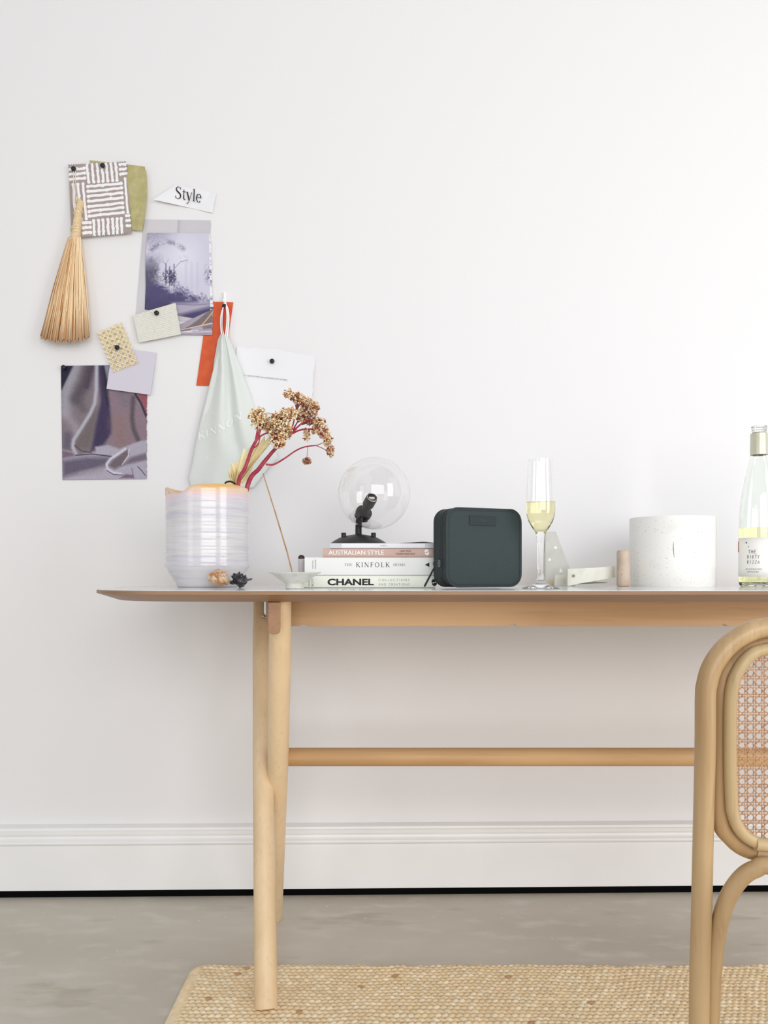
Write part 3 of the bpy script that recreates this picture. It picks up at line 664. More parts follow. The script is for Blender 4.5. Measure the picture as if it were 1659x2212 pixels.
# drapery print
def drape_img():
    p = Paint(230, 305, (125, 635, 1210, 2075), (122, 112, 120)); N = vnoise(305, 230, 7, 6)
    p.blend(N * .6, (148, 132, 140))
    p.stroke([(330, 640), (200, 900), (170, 1200)], 130, (158, 158, 170), 1.2, .9)
    p.stroke([(470, 640), (420, 850), (310, 1050)], 130, (78, 70, 80), 1.2, .85); p.stroke([(520, 640), (450, 900)], 60, (60, 48, 70), 1.3, .6)
    p.stroke([(330, 1050), (400, 1180)], 90, (92, 86, 92), 1.4, .7); p.stroke([(180, 1250), (300, 1400), (310, 1460)], 80, (168, 158, 172), 1.4, .6)
    p.stroke([(200, 1520), (190, 1640)], 90, (92, 86, 108), 1.3, .9)
    p.poly([(125, 635), (278, 635), (130, 940), (100, 940)], (34, 28, 52), 14)
    p.poly([(560, 1150), (590, 1300), (560, 1450), (480, 1700), (300, 1690), (270, 1610), (420, 1400)], (112, 102, 104), 50)
    p.poly([(590, 635), (700, 635), (712, 900), (770, 1350), (765, 1500), (650, 1640), (500, 1710), (560, 1400), (625, 1080)], (62, 52, 84), 26)
    p.poly([(640, 635), (700, 635), (735, 1150), (700, 1150)], (46, 38, 56), 20)
    p.poly([(670, 635), (760, 635), (712, 850)], (136, 142, 152), 14)
    p.poly([(715, 930), (1215, 990), (1215, 1620), (1120, 1600), (880, 1660), (700, 1630), (770, 1480), (772, 1350)], (138, 118, 130), 30)
    p.stroke([(840, 1350), (900, 1600)], 160, (140, 114, 112), 1.5, .8); p.stroke([(900, 1000), (960, 1100)], 120, (120, 112, 124), 1.5, .8)
    p.poly([(1095, 1000), (1215, 1005), (1215, 1280), (1190, 1240)], (150, 84, 96), 16)
    p.stroke([(1065, 1010), (1130, 1110), (1205, 1290)], 26, (52, 44, 62), .8); p.stroke([(1035, 1050), (1020, 1300), (1040, 1440), (1110, 1610)], 50, (84, 76, 80), 1.2, .95)
    p.stroke([(575, 640), (568, 950), (545, 1120), (490, 1240), (370, 1430), (275, 1570), (262, 1660), (300, 1740)], 42, (178, 178, 190), .9)
    p.poly([(125, 1690), (300, 1730), (330, 1770), (560, 1720), (545, 1660), (720, 1640), (860, 1690), (1130, 1590), (1215, 1580), (1215, 2080), (125, 2080)], (172, 166, 182), 14)
    p.poly([(125, 1700), (250, 1730), (300, 1770), (125, 1800)], (120, 100, 116), 16)
    p.poly([(125, 1830), (420, 1790), (740, 1790), (690, 1900), (520, 1950), (125, 2040)], (100, 92, 112), 40)
    p.stroke([(300, 1765), (520, 1752), (760, 1785)], 12, (60, 52, 70), .8); p.stroke([(290, 1640), (370, 1710), (500, 1735)], 14, (80, 72, 88), .8)
    p.poly([(960, 1690), (985, 1760), (900, 1900), (800, 1945), (715, 1905), (770, 1830)], (110, 98, 106), 22)
    p.stroke([(940, 1690), (850, 1750), (750, 1810), (695, 1880), (705, 1940), (770, 1985), (880, 2005)], 30, (204, 200, 214), .6)
    p.stroke([(985, 1690), (975, 1780), (895, 1890)], 12, (210, 206, 220), .6); p.stroke([(700, 1960), (780, 2010), (900, 2020)], 9, (76, 70, 90), .7)
    p.poly([(1000, 1800), (1215, 1740), (1215, 1830), (1000, 1880), (900, 1900)], (116, 104, 120), 20)
    p.poly([(860, 2060), (940, 2010), (1040, 2020), (1045, 2060)], (120, 98, 118), 12); p.stroke([(1095, 1915), (1150, 1970), (1195, 2030)], 9, (60, 54, 80), .7)
    p.stroke([(1020, 1940), (1045, 2060)], 12, (120, 112, 128), .8)
    p.stroke([(360, 2000), (620, 1960)], 60, (158, 152, 160), 1.2, .7)
    p.a += (vnoise(305, 230, 150, 17)[..., None] - .5) * 16
    return p.out()
sheet('photo_print', [(131.5, 790), (318, 788), (316.5, 1035), (135, 1037)], .002, 'purple-grey draped cloth photo print, largest print on the wall', 'photo', img=drape_img(), wob=lambda u, v: (jag(v, 60, 1.0, 7) if u == 1 else 0, 0))
# lilac card
sheet('paint_card', [(243, 750), (338, 762), (325, 853), (230, 840)], .0055, 'plain pale lilac card tucked under the cane sample', 'card', mat('lilac_card', (212, 208, 220), .6, spec=.3), curl=lambda u, v: .004 * v, thick=.0008)
# orange card
sheet('colour_card', [(450, 651), (504, 653), (477, 834), (424, 833)], .0022, 'bright orange card behind the cloth bag', 'card', mat('orange_card', (212, 84, 38), .55, noise=((40, 40, 40), (222, 100, 54), .4, .7, 4)), wob=lambda u, v: (-0 if u else 0, 0))
# quote paper
pq = [(512, 750), (680, 769), (673, 905), (500, 880)]
q_ = sheet('quote_page', pq, .003, 'torn white page with one small line of type, pinned at its top', 'page', m_paper, curl=lambda u, v: .004 * (u * u) + .002 * v, wob=lambda u, v: ((jag(v, 22, 1.6, 8) + jag(v, 6, 3, 9) if u == 1 else 0), (jag(u, 30, 1.4, 10) + jag(u, 8, 2.2, 11) - 4 * math.sin(u * 3.1) if v == 0 else 0)), nu=70, nv=60)
def qfn(a, b):
    px = 519 + a * 101; py = 811.5 + a * 11.5 - b * 4.4; return W(px, py, .0085)
m = MB(); put(m, text2d("style is a point of view, but authenticity can't be faked", .0), qfn); m.build('lettering', m_greyink, q_, smooth=None, normals=False)
# cane sample
cs = thing('cane_swatch', W(254, 806, .008), 'ragged square of pale cane webbing pinned over the lilac card', 'swatch')
ang = R(-22); cc = W(254.5, 751, .009)
ku = 1.9 / F
def sw_in(u, v):
    return abs(u) < .0325 + .001 * math.sin(v * 500) and abs(v) < .0525 + .0012 * math.sin(u * 900)
m = MB(); cane(m, sw_in, -.034, .034, -.054, .054, .0125, .0125, lambda u, v, h: cc + WT * (u * math.cos(-ang) - v * math.sin(-ang) * -1 * -1) + Vector((0, 0, u * math.sin(-ang) + v * math.cos(-ang))) + WN * h, .0021, step=.002)
m.build('webbing', m_canesw, cs, smooth=None)

# pins
def pin(px, py, off, label, grp='black push pins'):
    t = W(px, py, off); M_ = WN.to_track_quat('Z', 'Y').to_matrix().to_4x4()
    m = MB(); m.lathe([(.0001, -.002), (.0008, -.002), (.0008, .0), (.0035, .0), (.0050, .0012), (.0058, .0030), (.0056, .0050), (.0045, .0066), (.0028, .0076), (.0001, .0080)], t, 20, M_)
    tag(m.build('push_pin', m_blackplastic, smooth=60), label, 'pin', grp)
pin(160, 366, .012, 'black push pin holding the broom loop, left pin on the patterned swatch')
pin(222.5, 359, .0115, 'black push pin at the top centre of the patterned fabric swatch')
pin(339, 677, .012, 'black push pin in the off-white woven textile sample')
pin(254, 751.5, .0125, 'black push pin in the cane webbing sample')
pin(485.5, 662, .010, 'black push pin holding the cloth bag cord over the orange card')
pin(588, 781, .0065, 'black push pin in the torn white quote page')
pin(138.5, 794.5, .0045, 'black push pin in the dark corner of the drapery print')

# ------------------------------------------------------------------ hand broom
bt = W(172, 430, .012)
broom = thing('hand_broom', W(140, 738, .02), 'small straw hand broom hanging from a cord loop', 'broom')
m_straw = mat('straw', (255, 255, 255), .7, attr=True, spec=.2); m_tw = mat('straw_binding', (236, 212, 172), .7, noise=((60, 60, 700), (212, 178, 132), .4, .7, 3), bump=((50, 50, 900), .5, .001))
m = MB(); hp = [W(x, y, .016) for x, y in ((174, 434), (170, 455), (167, 478), (165, 500), (162, 521))]
m.tube(bez(hp, 5), [.0085 + .0055 * (i / 20) for i in range(21)], 18, flat=.8); m.build('handle', m_tw, broom, smooth=60)
r = random.Random(3); m = MB()
def strand_c(): 
    k = r.random(); a = lin((250, 230, 194)); b = lin((204, 158, 108)); 
    k = k ** 1.8
    if r.random() < .10: k = 1.35
    return tuple(max(.02, a[i] * (1 - k) + b[i] * k) for i in range(3))
for i in range(620):
    a = r.uniform(0, 2 * math.pi); q = math.sqrt(r.random()) if i > 260 else 1
    ca, sa = math.cos(a) * q, math.sin(a) * q
    s0 = W(161 + 13.5 * ca, 512, .017 + .011 * -sa)
    ln = 727 + 8 * math.cos(a * 1) * 0 + r.uniform(-7, 5) + 5 * q * max(0, -sa) + 5 * (1 - ca * ca)
    b0 = W(140.5 + 50 * ca + r.gauss(0, 2.2), ln, .024 + .020 * -sa)
    md = s0.lerp(b0, .5) + WT * (r.gauss(0, .0018)) + WN * (.004 * -sa)
    md.x -= (ca) * .0
    c = strand_c(); pts = [s0, s0.lerp(md, .5), md, md.lerp(b0, .5), b0]
    tipc = lin((150, 96, 56)); m.tube(pts, [.0007, .0009, .0010, .0010, .0008], 4, caps=True, col=[c] * 16 + [tuple(c[i] * .45 + tipc[i] * .55 for i in range(3))] * 4)
bb = m.build('bristles', m_straw, broom, smooth=60, normals=False); bb['kind'] = 'stuff'
m_cord = mat('cord', (238, 226, 200), .8)
for y, xc, rr_ in ((458, 169.5, .0107), (461, 169, .0109), (492, 165, .0128), (496, 164.6, .0130), (520, 162, .0152)):
    c = W(xc, y, .016); m = MB(); m.tube([c + WT * (rr_ * math.cos(a)) + WN * (rr_ * .85 * math.sin(a)) + Vector((0, 0, .0015 * math.cos(a))) for a in [2 * math.pi * k / 20 for k in range(20)]], .0009, 6, closed=True); m.build('binding_cord', m_cord, broom)
m = MB(); m.tube(bez([W(165, 470, .026), W(158, 440, .018), W(158.5, 400, .013), W(159, 372, .0135), W(160.5, 364.5, .0135), W(163, 372, .0135), W(163.5, 400, .013), W(165, 432, .018), W(172, 452, .027)], 5), .0008, 6); m.build('hanging_loop', mat('cord_loop', (240, 228, 204), .8), broom)
for k in range(3): 
    m = MB(); m.tube([W(168 + 3 * k, 440, .016), W(166 + 4 * k, 426 + 2 * k, .016)], .0016, 6); m.build('twig_end', m_tw, broom)

# ------------------------------------------------------------------ cloth bag
m_tote = mat('pale_sage_cotton', (227, 232, 228), .9, spec=.1, bump=((600, 600, 600), .3, .0005), sheen=.2)
Lp = [(722, 476), (735, 470), (760, 466), (775, 463), (800, 460), (850, 447), (900, 434), (950, 423), (1000, 414), (1035, 406), (1052, 412)]
Rp = [(722, 490), (735, 497), (760, 507), (800, 522), (850, 540), (900, 556), (950, 578), (975, 596), (990, 600), (1010, 580), (1052, 548)]
def itp(tab, y):
    for (a, b), (c, d) in zip(tab[:-1], tab[1:]):
        if y <= c: return b + (d - b) * max(0, (y - a)) / (c - a)
    return tab[-1][1]
def tote_off(px, py):
    l_, r_ = itp(Lp, py), itp(Rp, py); s_ = min(1, max(0, (px - l_) / (r_ - l_))); t = min(1, max(0, (py - 722) / 330))
    env = math.sin(math.pi * s_) ** .5
    rid = .75 * math.exp(-((s_ - .30 - .05 * t) / .16) ** 2) + .75 * math.exp(-((s_ - .72 + .02 * t) / .15) ** 2) - .55 * math.exp(-((s_ - .53) / .08) ** 2) * (1 - .55 * t)
    soft = .25 * math.sin(s_ * 9 + t * 4) * t * .5
    return .010 + env * (.014 + .022 * rid * (.55 + .6 * math.sin(math.pi * min(1, t * 1.1))) + .006 * soft)
tote = thing('cloth_bag', W(490, 1052, .015), 'pale sage cotton drawstring bag hanging from a white cord', 'bag')
m = MB()
def tf(u, v):
    y = 722 + 330 * v; l_, r_ = itp(Lp, y), itp(Rp, y); x = l_ + (r_ - l_) * u
    return W(x, y + (1.5 * math.sin(u * 9) if v == 1 else 0), tote_off(x, y))
m.grid(tf, 50, 90, thick=-WN * .002); m.build('bag_body', m_tote, tote, smooth=60)
m = MB()
def kfn(a, b):
    ang = R(-27 + 8 * a); x0 = 430 + 92 * a; y0 = 950 - 46 * a + 5 * math.sin(a * 3)
    px = x0 + math.sin(ang) * 0 + b * -1.5; py = y0 - b * 15; return W(px, py, tote_off(px, py) + .0018)
put(m, serif2d('KINNON', .26, 1.8), kfn); m.build('lettering', m_whiteink, tote, smooth=None, normals=False)
m = MB()
for l_ in ([(479, 726), (477, 700), (478, 680), (484, 660), (486, 655), (492, 668), (494, 690), (491, 728)], [(483, 724), (481, 695), (482, 672), (486, 657), (490, 672), (490, 700), (487, 724)]):
    m.tube(bez([W(x, y, .015 + (.004 if k in (0, len(l_) - 1) else 0)) for k, (x, y) in enumerate(l_)], 5), .0018, 8)
m.build('drawstring', mat('white_cord', (248, 248, 248), .8), tote)
m = MB(); m.tube(bez([W(485, 724, .019), W(482, 700, .0185), W(484, 664, .017)], 5), .0011, 8); m.build('thread', mat('crimson_thread', (168, 20, 48), .7), tote)
m = MB(); m.tube(bez([W(484, 728, .022), W(478, 733, .02), W(476, 742, .02)], 4), .0025, 8); m.build('knot', m_tote, tote)
m = MB(); m.box(-.0035, .0035, 0, .006, -.012, .016, M=Matrix.Translation(W(485.5, 645, .007))); m.lathe([(.0001, 0), (.003, .0), (.0055, .002), (.0055, .004), (.003, .006), (.0001, .006)], W(485.5, 650, .006), 16, WN.to_track_quat('Z', 'Y').to_matrix().to_4x4())
tag(m.build('wall_hook', mat('white_plastic', (250, 250, 250), .4), bevel=.001), 'small white hook above the orange card', 'hook')

# ------------------------------------------------------------------ things on the table
def base(px, d): return Vector(((px - CXP) * d / F, d, ZT))
# vase
vd = 1.60; vc = base(448.5, vd); k = vd / F
m_vase = mat('lilac_white_glaze', (222, 220, 221), .12, coat=.5, noise=[((9, 9, 110), (202, 197, 213), .44, .74, 7), ((12, 12, 260), (196, 192, 194), .56, .80, 8)], bump=((6, 6, 120), .3, .0006))
nt = m_vase.node_tree; b_ = nt.nodes['Principled BSDF']; src = b_.inputs['Base Color'].links[0].from_socket
tc = nt.nodes.new('ShaderNodeTexCoord'); sx = nt.nodes.new('ShaderNodeSeparateXYZ'); nt.links.new(tc.outputs['Object'], sx.inputs[0])
nzt = nt.nodes.new('ShaderNodeTexNoise'); nzt.inputs['Scale'].default_value = 16; nt.links.new(tc.outputs['Object'], nzt.inputs['Vector'])
ad = nt.nodes.new('ShaderNodeMath'); ad.operation = 'MULTIPLY_ADD'; ad.inputs[1].default_value = .030; nt.links.new(nzt.outputs['Fac'], ad.inputs[0]); nt.links.new(sx.outputs['Z'], ad.inputs[2])
rp = nt.nodes.new('ShaderNodeValToRGB'); mr = nt.nodes.new('ShaderNodeMapRange'); mr.inputs['From Min'].default_value = .182; mr.inputs['From Max'].default_value = .2165
nt.links.new(ad.outputs[0], mr.inputs['Value']); nt.links.new(mr.outputs['Result'], rp.inputs['Fac'])
e = rp.color_ramp.elements; e[0].position = 0; e[0].color = (*lin((222, 214, 230)), 1); e[1].position = 1; e[1].color = (*lin((226, 182, 120)), 1)
q = e.new(.45); q.color = (*lin((236, 208, 208)), 1); q = e.new(.78); q.color = (*lin((236, 206, 176)), 1)
mr2 = nt.nodes.new('ShaderNodeMapRange'); mr2.inputs['From Min'].default_value = .176; mr2.inputs['From Max'].default_value = .200; nt.links.new(ad.outputs[0], mr2.inputs['Value'])
mx = nt.nodes.new('ShaderNodeMix'); mx.data_type = 'RGBA'; nt.links.new(mr2.outputs['Result'], mx.inputs['Factor']); nt.links.new(src, mx.inputs['A']); nt.links.new(rp.outputs['Color'], mx.inputs['B']); nt.links.new(mx.outputs['Result'], b_.inputs['Base Color'])
prof = [(.0001, .0), (.058, .0), (.0605, .002), (.0615, .006), (.0700, .020), (.0785, .034), (.0842, .0425), (.0850, .046), (.0838, .050)]
z = .054
while z < .2: prof.append((.0828 +   .0002 * math.sin(z * 900) + .00015 * math.sin(z * 391), z)); z += .0018
ri = len(prof); prof += [(.0826, .2070), (.0815, .2085), (.0800, .2088), (.0785, .2070), (.0775, .19), (.077, .06), (.055, .012), (.0001, .012)]
def vwarp(q, a, kk):
    # wavy thrown rim: dips on the left side (towards -x, front)
    dl = (a - R(226)) ; dl = (dl + math.pi) % (2 * math.pi) - math.pi
    dip = .0170 * math.exp(-(dl / .50) ** 4) + .0015 * math.sin(3 * a + 1)
    f = max(0, (q.z - .12) / .088)
    return Vector((q.x * (1 + .004 * math.sin(2 * a + q.z * 40)), q.y, (q.z - dip * f ** 2 * 1.0) * .963))
m = MB(); m.lathe(prof, vc, 128, warp=vwarp); o = m.build('ceramic_vase', m_vase, origin=vc, smooth=60)
tag(o, 'wide lilac-white glazed stoneware vase with an uneven amber rim', 'vase')

# dried flowers
m_stem = mat('crimson_stem', (160, 36, 72), .5, noise=((60, 60, 60), (186, 80, 84), .45, .7, 4)); m_twig = mat('brown_twig', (134, 74, 70), .6)
m_flor = mat('dried_floret', (255, 255, 255), .8, attr=True, spec=.1)
ico_v = []; ph_ = (1 + 5 ** .5) / 2
for a in (-1, 1):
    for b in (-ph_, ph_): ico_v += [Vector((0, a, b)).normalized(), Vector((a, b, 0)).normalized(), Vector((b, 0, a)).normalized()]
bmx = bmesh.new(); bmesh.ops.create_icosphere(bmx, subdivisions=1, radius=1); ICO_V = [v.co.copy() for v in bmx.verts]; ICO_F = [tuple(v.index for v in f.verts) for f in bmx.faces]; bmx.free()
def head(parent, px, py, d, rx, ry, n, dark, root, seed):
    r = random.Random(seed); m = MB(); tw = MB(); kk = d / F
    for i in range(n):
        while True:
            v = Vector((r.uniform(-1, 1), r.uniform(-1, 1), r.uniform(-1, 1)))
            if .35 < v.length < 1: break
        c = P(px + v.x * rx, py + v.z * ry, d + v.y * min(rx, ry) * kk * .9)
        kx = r.random(); pal = [(250, 236, 200), (240, 212, 164), (216, 166, 116), (168, 108, 76), (252, 242, 216)]
        cc_ = pal[min(4, int(kx ** .9 * 5.2)) if kx < .93 else 0]; cc_ = tuple(x * (1 - dark) + y * dark for x, y in zip(cc_, (132, 84, 70)))
        s_ = r.uniform(.0014, .0026); rot = Matrix.Rotation(r.random() * 6, 3, Vector((r.random(), r.random(), r.random() + .1)).normalized())
        m.add([c + rot @ Vector((q.x * s_ * (1.3 if q.x > 0 else .9), q.y * s_, q.z * s_ * .8)) for q in ICO_V], ICO_F, col=lin(cc_))
        # two tiny petals
        for t_ in range(2):
            dv = Vector((r.gauss(0, 1), r.gauss(0, 1), r.gauss(0, 1))).normalized() * s_ * 1.3
            m.add([c + dv + rot @ (q * s_ * .55) for q in ICO_V], ICO_F, col=lin(tuple(min(255, x * 1.05) for x in cc_)))
        if i % 3 == 0: tw.tube([root, root.lerp(c, .5) + Vector((0, 0, .002)), c], [.0008, .0006, .0004], 4)
    h = m.build('flower_head', m_flor, parent, smooth=60, normals=False); h['kind'] = 'stuff'
    tw.build('twigs', m_twig, parent, smooth=60, normals=False)
fd = 1.565
fl1 = thing('dried_flower', P(514, 1047, fd), 'dried flower with dense tan heads leaning over the vase rim, left stem', 'flower', 'dried flowers in the vase')
m = MB(); m.tube(bez([Vector((vc.x + .05, 1.60, .79)), P(514, 1052, fd), P(530, 1010, fd), P(543, 972, fd), P(556, 945, fd), P(566, 915, fd)], 6), [.0042 - .0018 * i / 30 for i in range(31)], 12)
m.tube(bez([P(545, 968, fd), P(560, 945, fd), P(578, 935, fd), P(600, 932, fd)], 5), .0017, 8); m.tube(bez([P(552, 950, fd), P(556, 930, fd), P(562, 905, fd)], 5), .0016, 8)
m.tube(bez([P(547, 968, fd), P(556, 962, fd), P(560, 952, fd), P(562, 940, fd)], 5), .0013, 8); m.build('stem', m_stem, fl1, smooth=60)
for i, (x, y, rx, ry, n) in enumerate([(556, 897, 18, 15, 80), (566, 912, 22, 14, 80), (588, 918, 18, 18, 90), (608, 906, 20, 22, 110), (596, 940, 16, 16, 70), (614, 930, 16, 18, 70), (628, 893, 13, 12, 50), (604, 958, 12, 10, 34)]):
    head(fl1, x, y, fd + (i % 3 - 1) * .012, rx * 1.15, ry * 1.15, int(n * 2.0), 0, P(x * .6 + 575 * .4, y + 14, fd), 50 + i)
fd2 = 1.60
fl2 = thing('dried_flower', P(535, 1050, fd2), 'branching dried flower on a crimson stem reaching furthest right', 'flower', 'dried flowers in the vase')
m = MB(); m.tube(bez([Vector((vc.x + .055, 1.605, .80)), P(534, 1052, fd2), P(560, 1012, fd2), P(577, 990, fd2), P(596, 968, fd2), P(622, 942, fd2), P(640, 925, fd2)], 6), [.0052 - .0026 * i / 36 for i in range(37)], 12)
for pts, rr in (([(622, 942), (640, 925), (660, 910), (690, 905)], .0017), ([(620, 944), (645, 930), (668, 927), (690, 932), (708, 955)], .0018), ([(628, 935), (636, 905), (640, 880), (630, 858)], .0015),
                ([(632, 930), (650, 900), (665, 885), (680, 880)], .0014), ([(586, 978), (594, 968), (596, 960)], .0018)):
    m.tube(bez([P(x, y, fd2) for x, y in pts], 5), rr, 8)
m.tube(bez([P(574, 1003, fd2), P(592, 1003, fd2), P(615, 990, fd2), P(640, 973, fd2), P(660, 965, fd2), P(684, 962, fd2)], 6), [.0020 - .0008 * i / 30 for i in range(31)], 10)
m.tube(bez([P(664, 965, fd2), P(664, 976, fd2), P(662, 992, fd2)], 5), .0005, 6)
m.tube(bez([P(684, 962, fd2), P(698, 956, fd2), P(704, 948, fd2)], 5), .0008, 6); m.tube(bez([P(684, 963, fd2), P(700, 970, fd2), P(712, 980, fd2)], 5), .0008, 6)
m.build('stem', m_stem, fl2, smooth=60)
for i, (x, y, rx, ry, n, dk, rx_, ry_) in enumerate([(624, 850, 10, 10, 34, .1, 629, 866), (645, 860, 14, 13, 50, .15, 642, 885), (663, 872, 14, 14, 50, .2, 655, 895), (679, 882, 11, 14, 45, .3, 665, 896), (650, 896, 16, 14, 60, .35, 645, 912), (672, 906, 16, 12, 55, .35, 652, 918),
        (690, 914, 12, 12, 45, .2, 680, 925), (662, 940, 8, 13, 30, .25, 668, 928), (698, 932, 12, 14, 46, .25, 688, 934), (707, 952, 9, 14, 40, .25, 698, 948), (714, 974, 7, 13, 34, .3, 704, 972), (663, 996, 9, 7, 26, .75, 662, 990), (684, 928, 10, 9, 30, .4, 680, 930)]):
    head(fl2, x, y, fd2 + (i % 3 - 1) * .012, rx * 1.12, ry * 1.12, int(n * 1.9), dk * .6, P(rx_, ry_, fd2), 90 + i)
# dried palm leaf
m_palm = mat('dried_palm', (248, 238, 200), .6, noise=((50, 50, 50), (240, 228, 190), .5, .8, 4))
pl = thing('dried_palm_leaf', P(508, 1047, 1.59), 'pleated cream palm leaf fan standing in the vase', 'leaf')
tips = [(489, 1040), (494, 1014), (500, 1000), (511, 996), (521, 984), (527, 968), (543, 963), (556, 955), (572, 942), (588, 938), (586, 955), (574, 968), (560, 985), (548, 1003), (545, 1030)]
m = MB(); rt = P(509, 1050, 1.597); n = len(tips)
up = [P(x, y, 1.600 - .008 * math.sin(i * 1.3) + .010 * abs(i - 7) / 7) for i, (x, y) in enumerate(tips)]
vs, fs = [], []
seg = 2 * (n - 1) + 1
for i in range(seg):
    tip = up[i // 2] if i % 2 == 0 else up[i // 2].lerp(up[i // 2 + 1], .5).lerp(rt, .10)
    for k_ in range(7):
        t = k_ / 6; q = (rt + Vector(((i / seg - .5) * .012, 0, 0))).lerp(tip, t); q = q + Vector((0, (.0035 if i % 2 else -.0035) * math.sin(math.pi * min(1, t + .1) * .6), 0)); vs.append(q)
for i in range(seg - 1):
    for k_ in range(6): fs.append((i * 7 + k_, (i + 1) * 7 + k_, (i + 1) * 7 + k_ + 1, i * 7 + k_ + 1))
m.add(vs, fs); o = m.build('blade', m_palm, pl, smooth=None, normals=False); sl = o.modifiers.new('s', 'SOLIDIFY'); sl.thickness = .0006
m = MB()
for i in range(n): m.tube([rt, up[i] + Vector((0, -.004, 0)) * .2], [.0011, .0005], 5)
m.tube([rt + Vector((0, .005, -.09)), rt], .0025, 8); m.build('rib', mat('palm_rib', (190, 150, 84), .6), pl, smooth=60)
m = MB(); m.tube(bez([P(508, 1045, 1.58), P(498, 1040, 1.57), P(488, 1042, 1.565), P(487, 1047, 1.565)], 4), .0018, 6); m.build('dark_husk', mat('husk', (44, 28, 20), .7), pl, smooth=60)

# crystals
def rock(name, px, d, rx, ry, rz, mt, seed, pts_n, label, spiky=0.0):
    r = random.Random(seed); bm = bmesh.new(); c = base(px, d)
    for i in range(pts_n):
        v = Vector((r.gauss(0, 1), r.gauss(0, 1), r.gauss(0, 1))).normalized(); s_ = 1 + r.uniform(-spiky, spiky)
        bm.verts.new((v.x * rx * s_, v.y * ry * s_, max(rz + v.z * rz * s_, 0)))
    bmesh.ops.convex_hull(bm, input=bm.verts[:], use_existing_faces=False)
    for v in [v for v in bm.verts if not v.link_faces]: bm.verts.remove(v)
    bm.verts.index_update(); mb = MB(); mb.add([v.co + c for v in bm.verts], [tuple(v.index for v in f.verts) for f in bm.faces]); bm.free()
    return mb, c
m_cit = mat('citrine', (250, 226, 196), .15, trans=.35, ior=1.5, coat=.5, noise=[((70, 70, 70), (222, 148, 66), .44, .60, 5)], bump=((220, 220, 220), .8, .003))
mb, c = rock('citrine', 472, 1.50, .021, .016, .0178, m_cit, 5, 46, '', .12)
for i in range(16):
    r = random.Random(i); a = r.uniform(0, 6.28); q = c + Vector((math.cos(a) * .014, -abs(math.sin(a)) * .012, .010 + r.random() * .018)); dr = Vector((math.cos(a) * .5, -.5, r.uniform(0, .8))).normalized()
    mb.tube([q, q + dr * .005, q + dr * .008], [.004, .0038, .0004], 6)
o = mb.build('crystal', m_cit, origin=c, smooth=None); tag(o, 'rough honey and white citrine crystal on the table by the vase', 'crystal')
m_tour = mat('black_tourmaline', (34, 32, 38), .22, coat=.4, noise=((90, 90, 90), (70, 66, 74), .5, .7, 4), bump=((160, 160, 160), .8, .003))
mb, c = rock('tourmaline', 518, 1.50, .0150, .013, .0145, m_tour, 9, 30, '', .2)
for i in range(22):
    r = random.Random(i + 40); a = r.uniform(-.5, 3.6); dr = Vector((math.cos(a) * 1.25, r.uniform(-.7, .3), math.sin(a) * .8)).normalized(); q = c + Vector((r.uniform(-.007, .006), 0, .0125)) + dr * .006
    if q.z + dr.z * .012 < ZT + .003: continue
    w_ = r.uniform(.0025, .0055); L = r.uniform(.006, .0125); mb.tube([q, q + dr * L, q + dr * (L + .0015)], [w_, w_ * .7, w_ * .25], r.randint(4, 6))
o = mb.build('crystal', m_tour, origin=c, smooth=None); tag(o, 'jagged black crystal rock to the right of the citrine', 'crystal')

# incense bowl and stick
m_bowl = mat('speckled_pale_ceramic', (228, 227, 221), .35, noise=[((60, 60, 60), (206, 206, 190), .5, .75, 4), ((420, 420, 420), (120, 108, 84), .70, .76, 2)])
bc = base(636.5, 1.425); m = MB()
m.lathe([(.0001, .0), (.0150, .0), (.0165, .0012), (.0165, .0085), (.0185, .0105), (.0300, .0185), (.0410, .0262), (.0475, .0292), (.0480, .0300), (.0470, .0304), (.0400, .0282), (.026, .0210), (.012, .0165), (.0001, .0155)], bc, 72)
tag(m.build('incense_bowl', m_bowl, origin=bc, smooth=50), 'shallow speckled pale footed bowl holding an incense stick', 'bowl')
m = MB(); m.tube([bc + Vector((-.001, 0, .0160)), P(621, 1195, 1.425), P(594, 1105, 1.425)], .0013, 8); m.tube([P(594, 1105, 1.425), P(568, 1022, 1.425)], .0010, 8)
tag(m.build('incense_stick', mat('incense', (184, 150, 112), .8, noise=((90, 90, 90), (140, 104, 74), .45, .7, 3))), 'thin tan incense stick leaning left out of the bowl', 'incense stick')
# small capped tube behind the bowl
m = MB(); tb_ = base(651, 1.56); st_ = thing('small_tube', tb_, 'small pale tube with a dark domed cap behind the bowl', 'tube')
m.lathe([(.0001, 0), (.0060, 0), (.0062, .001), (.0062, .056), (.0001, .056)], tb_, 24); m.build('tube_body', mat('pale_grey_tube', (206, 202, 204), .4), st_)
m = MB(); m.lathe([(.0001, .0565), (.0062, .0565), (.0066, .058), (.0062, .0610), (.0040, .0635), (.0001, .0645)], tb_, 24); m.build('cap', mat('dark_maroon_cap', (58, 40, 44), .35), st_)

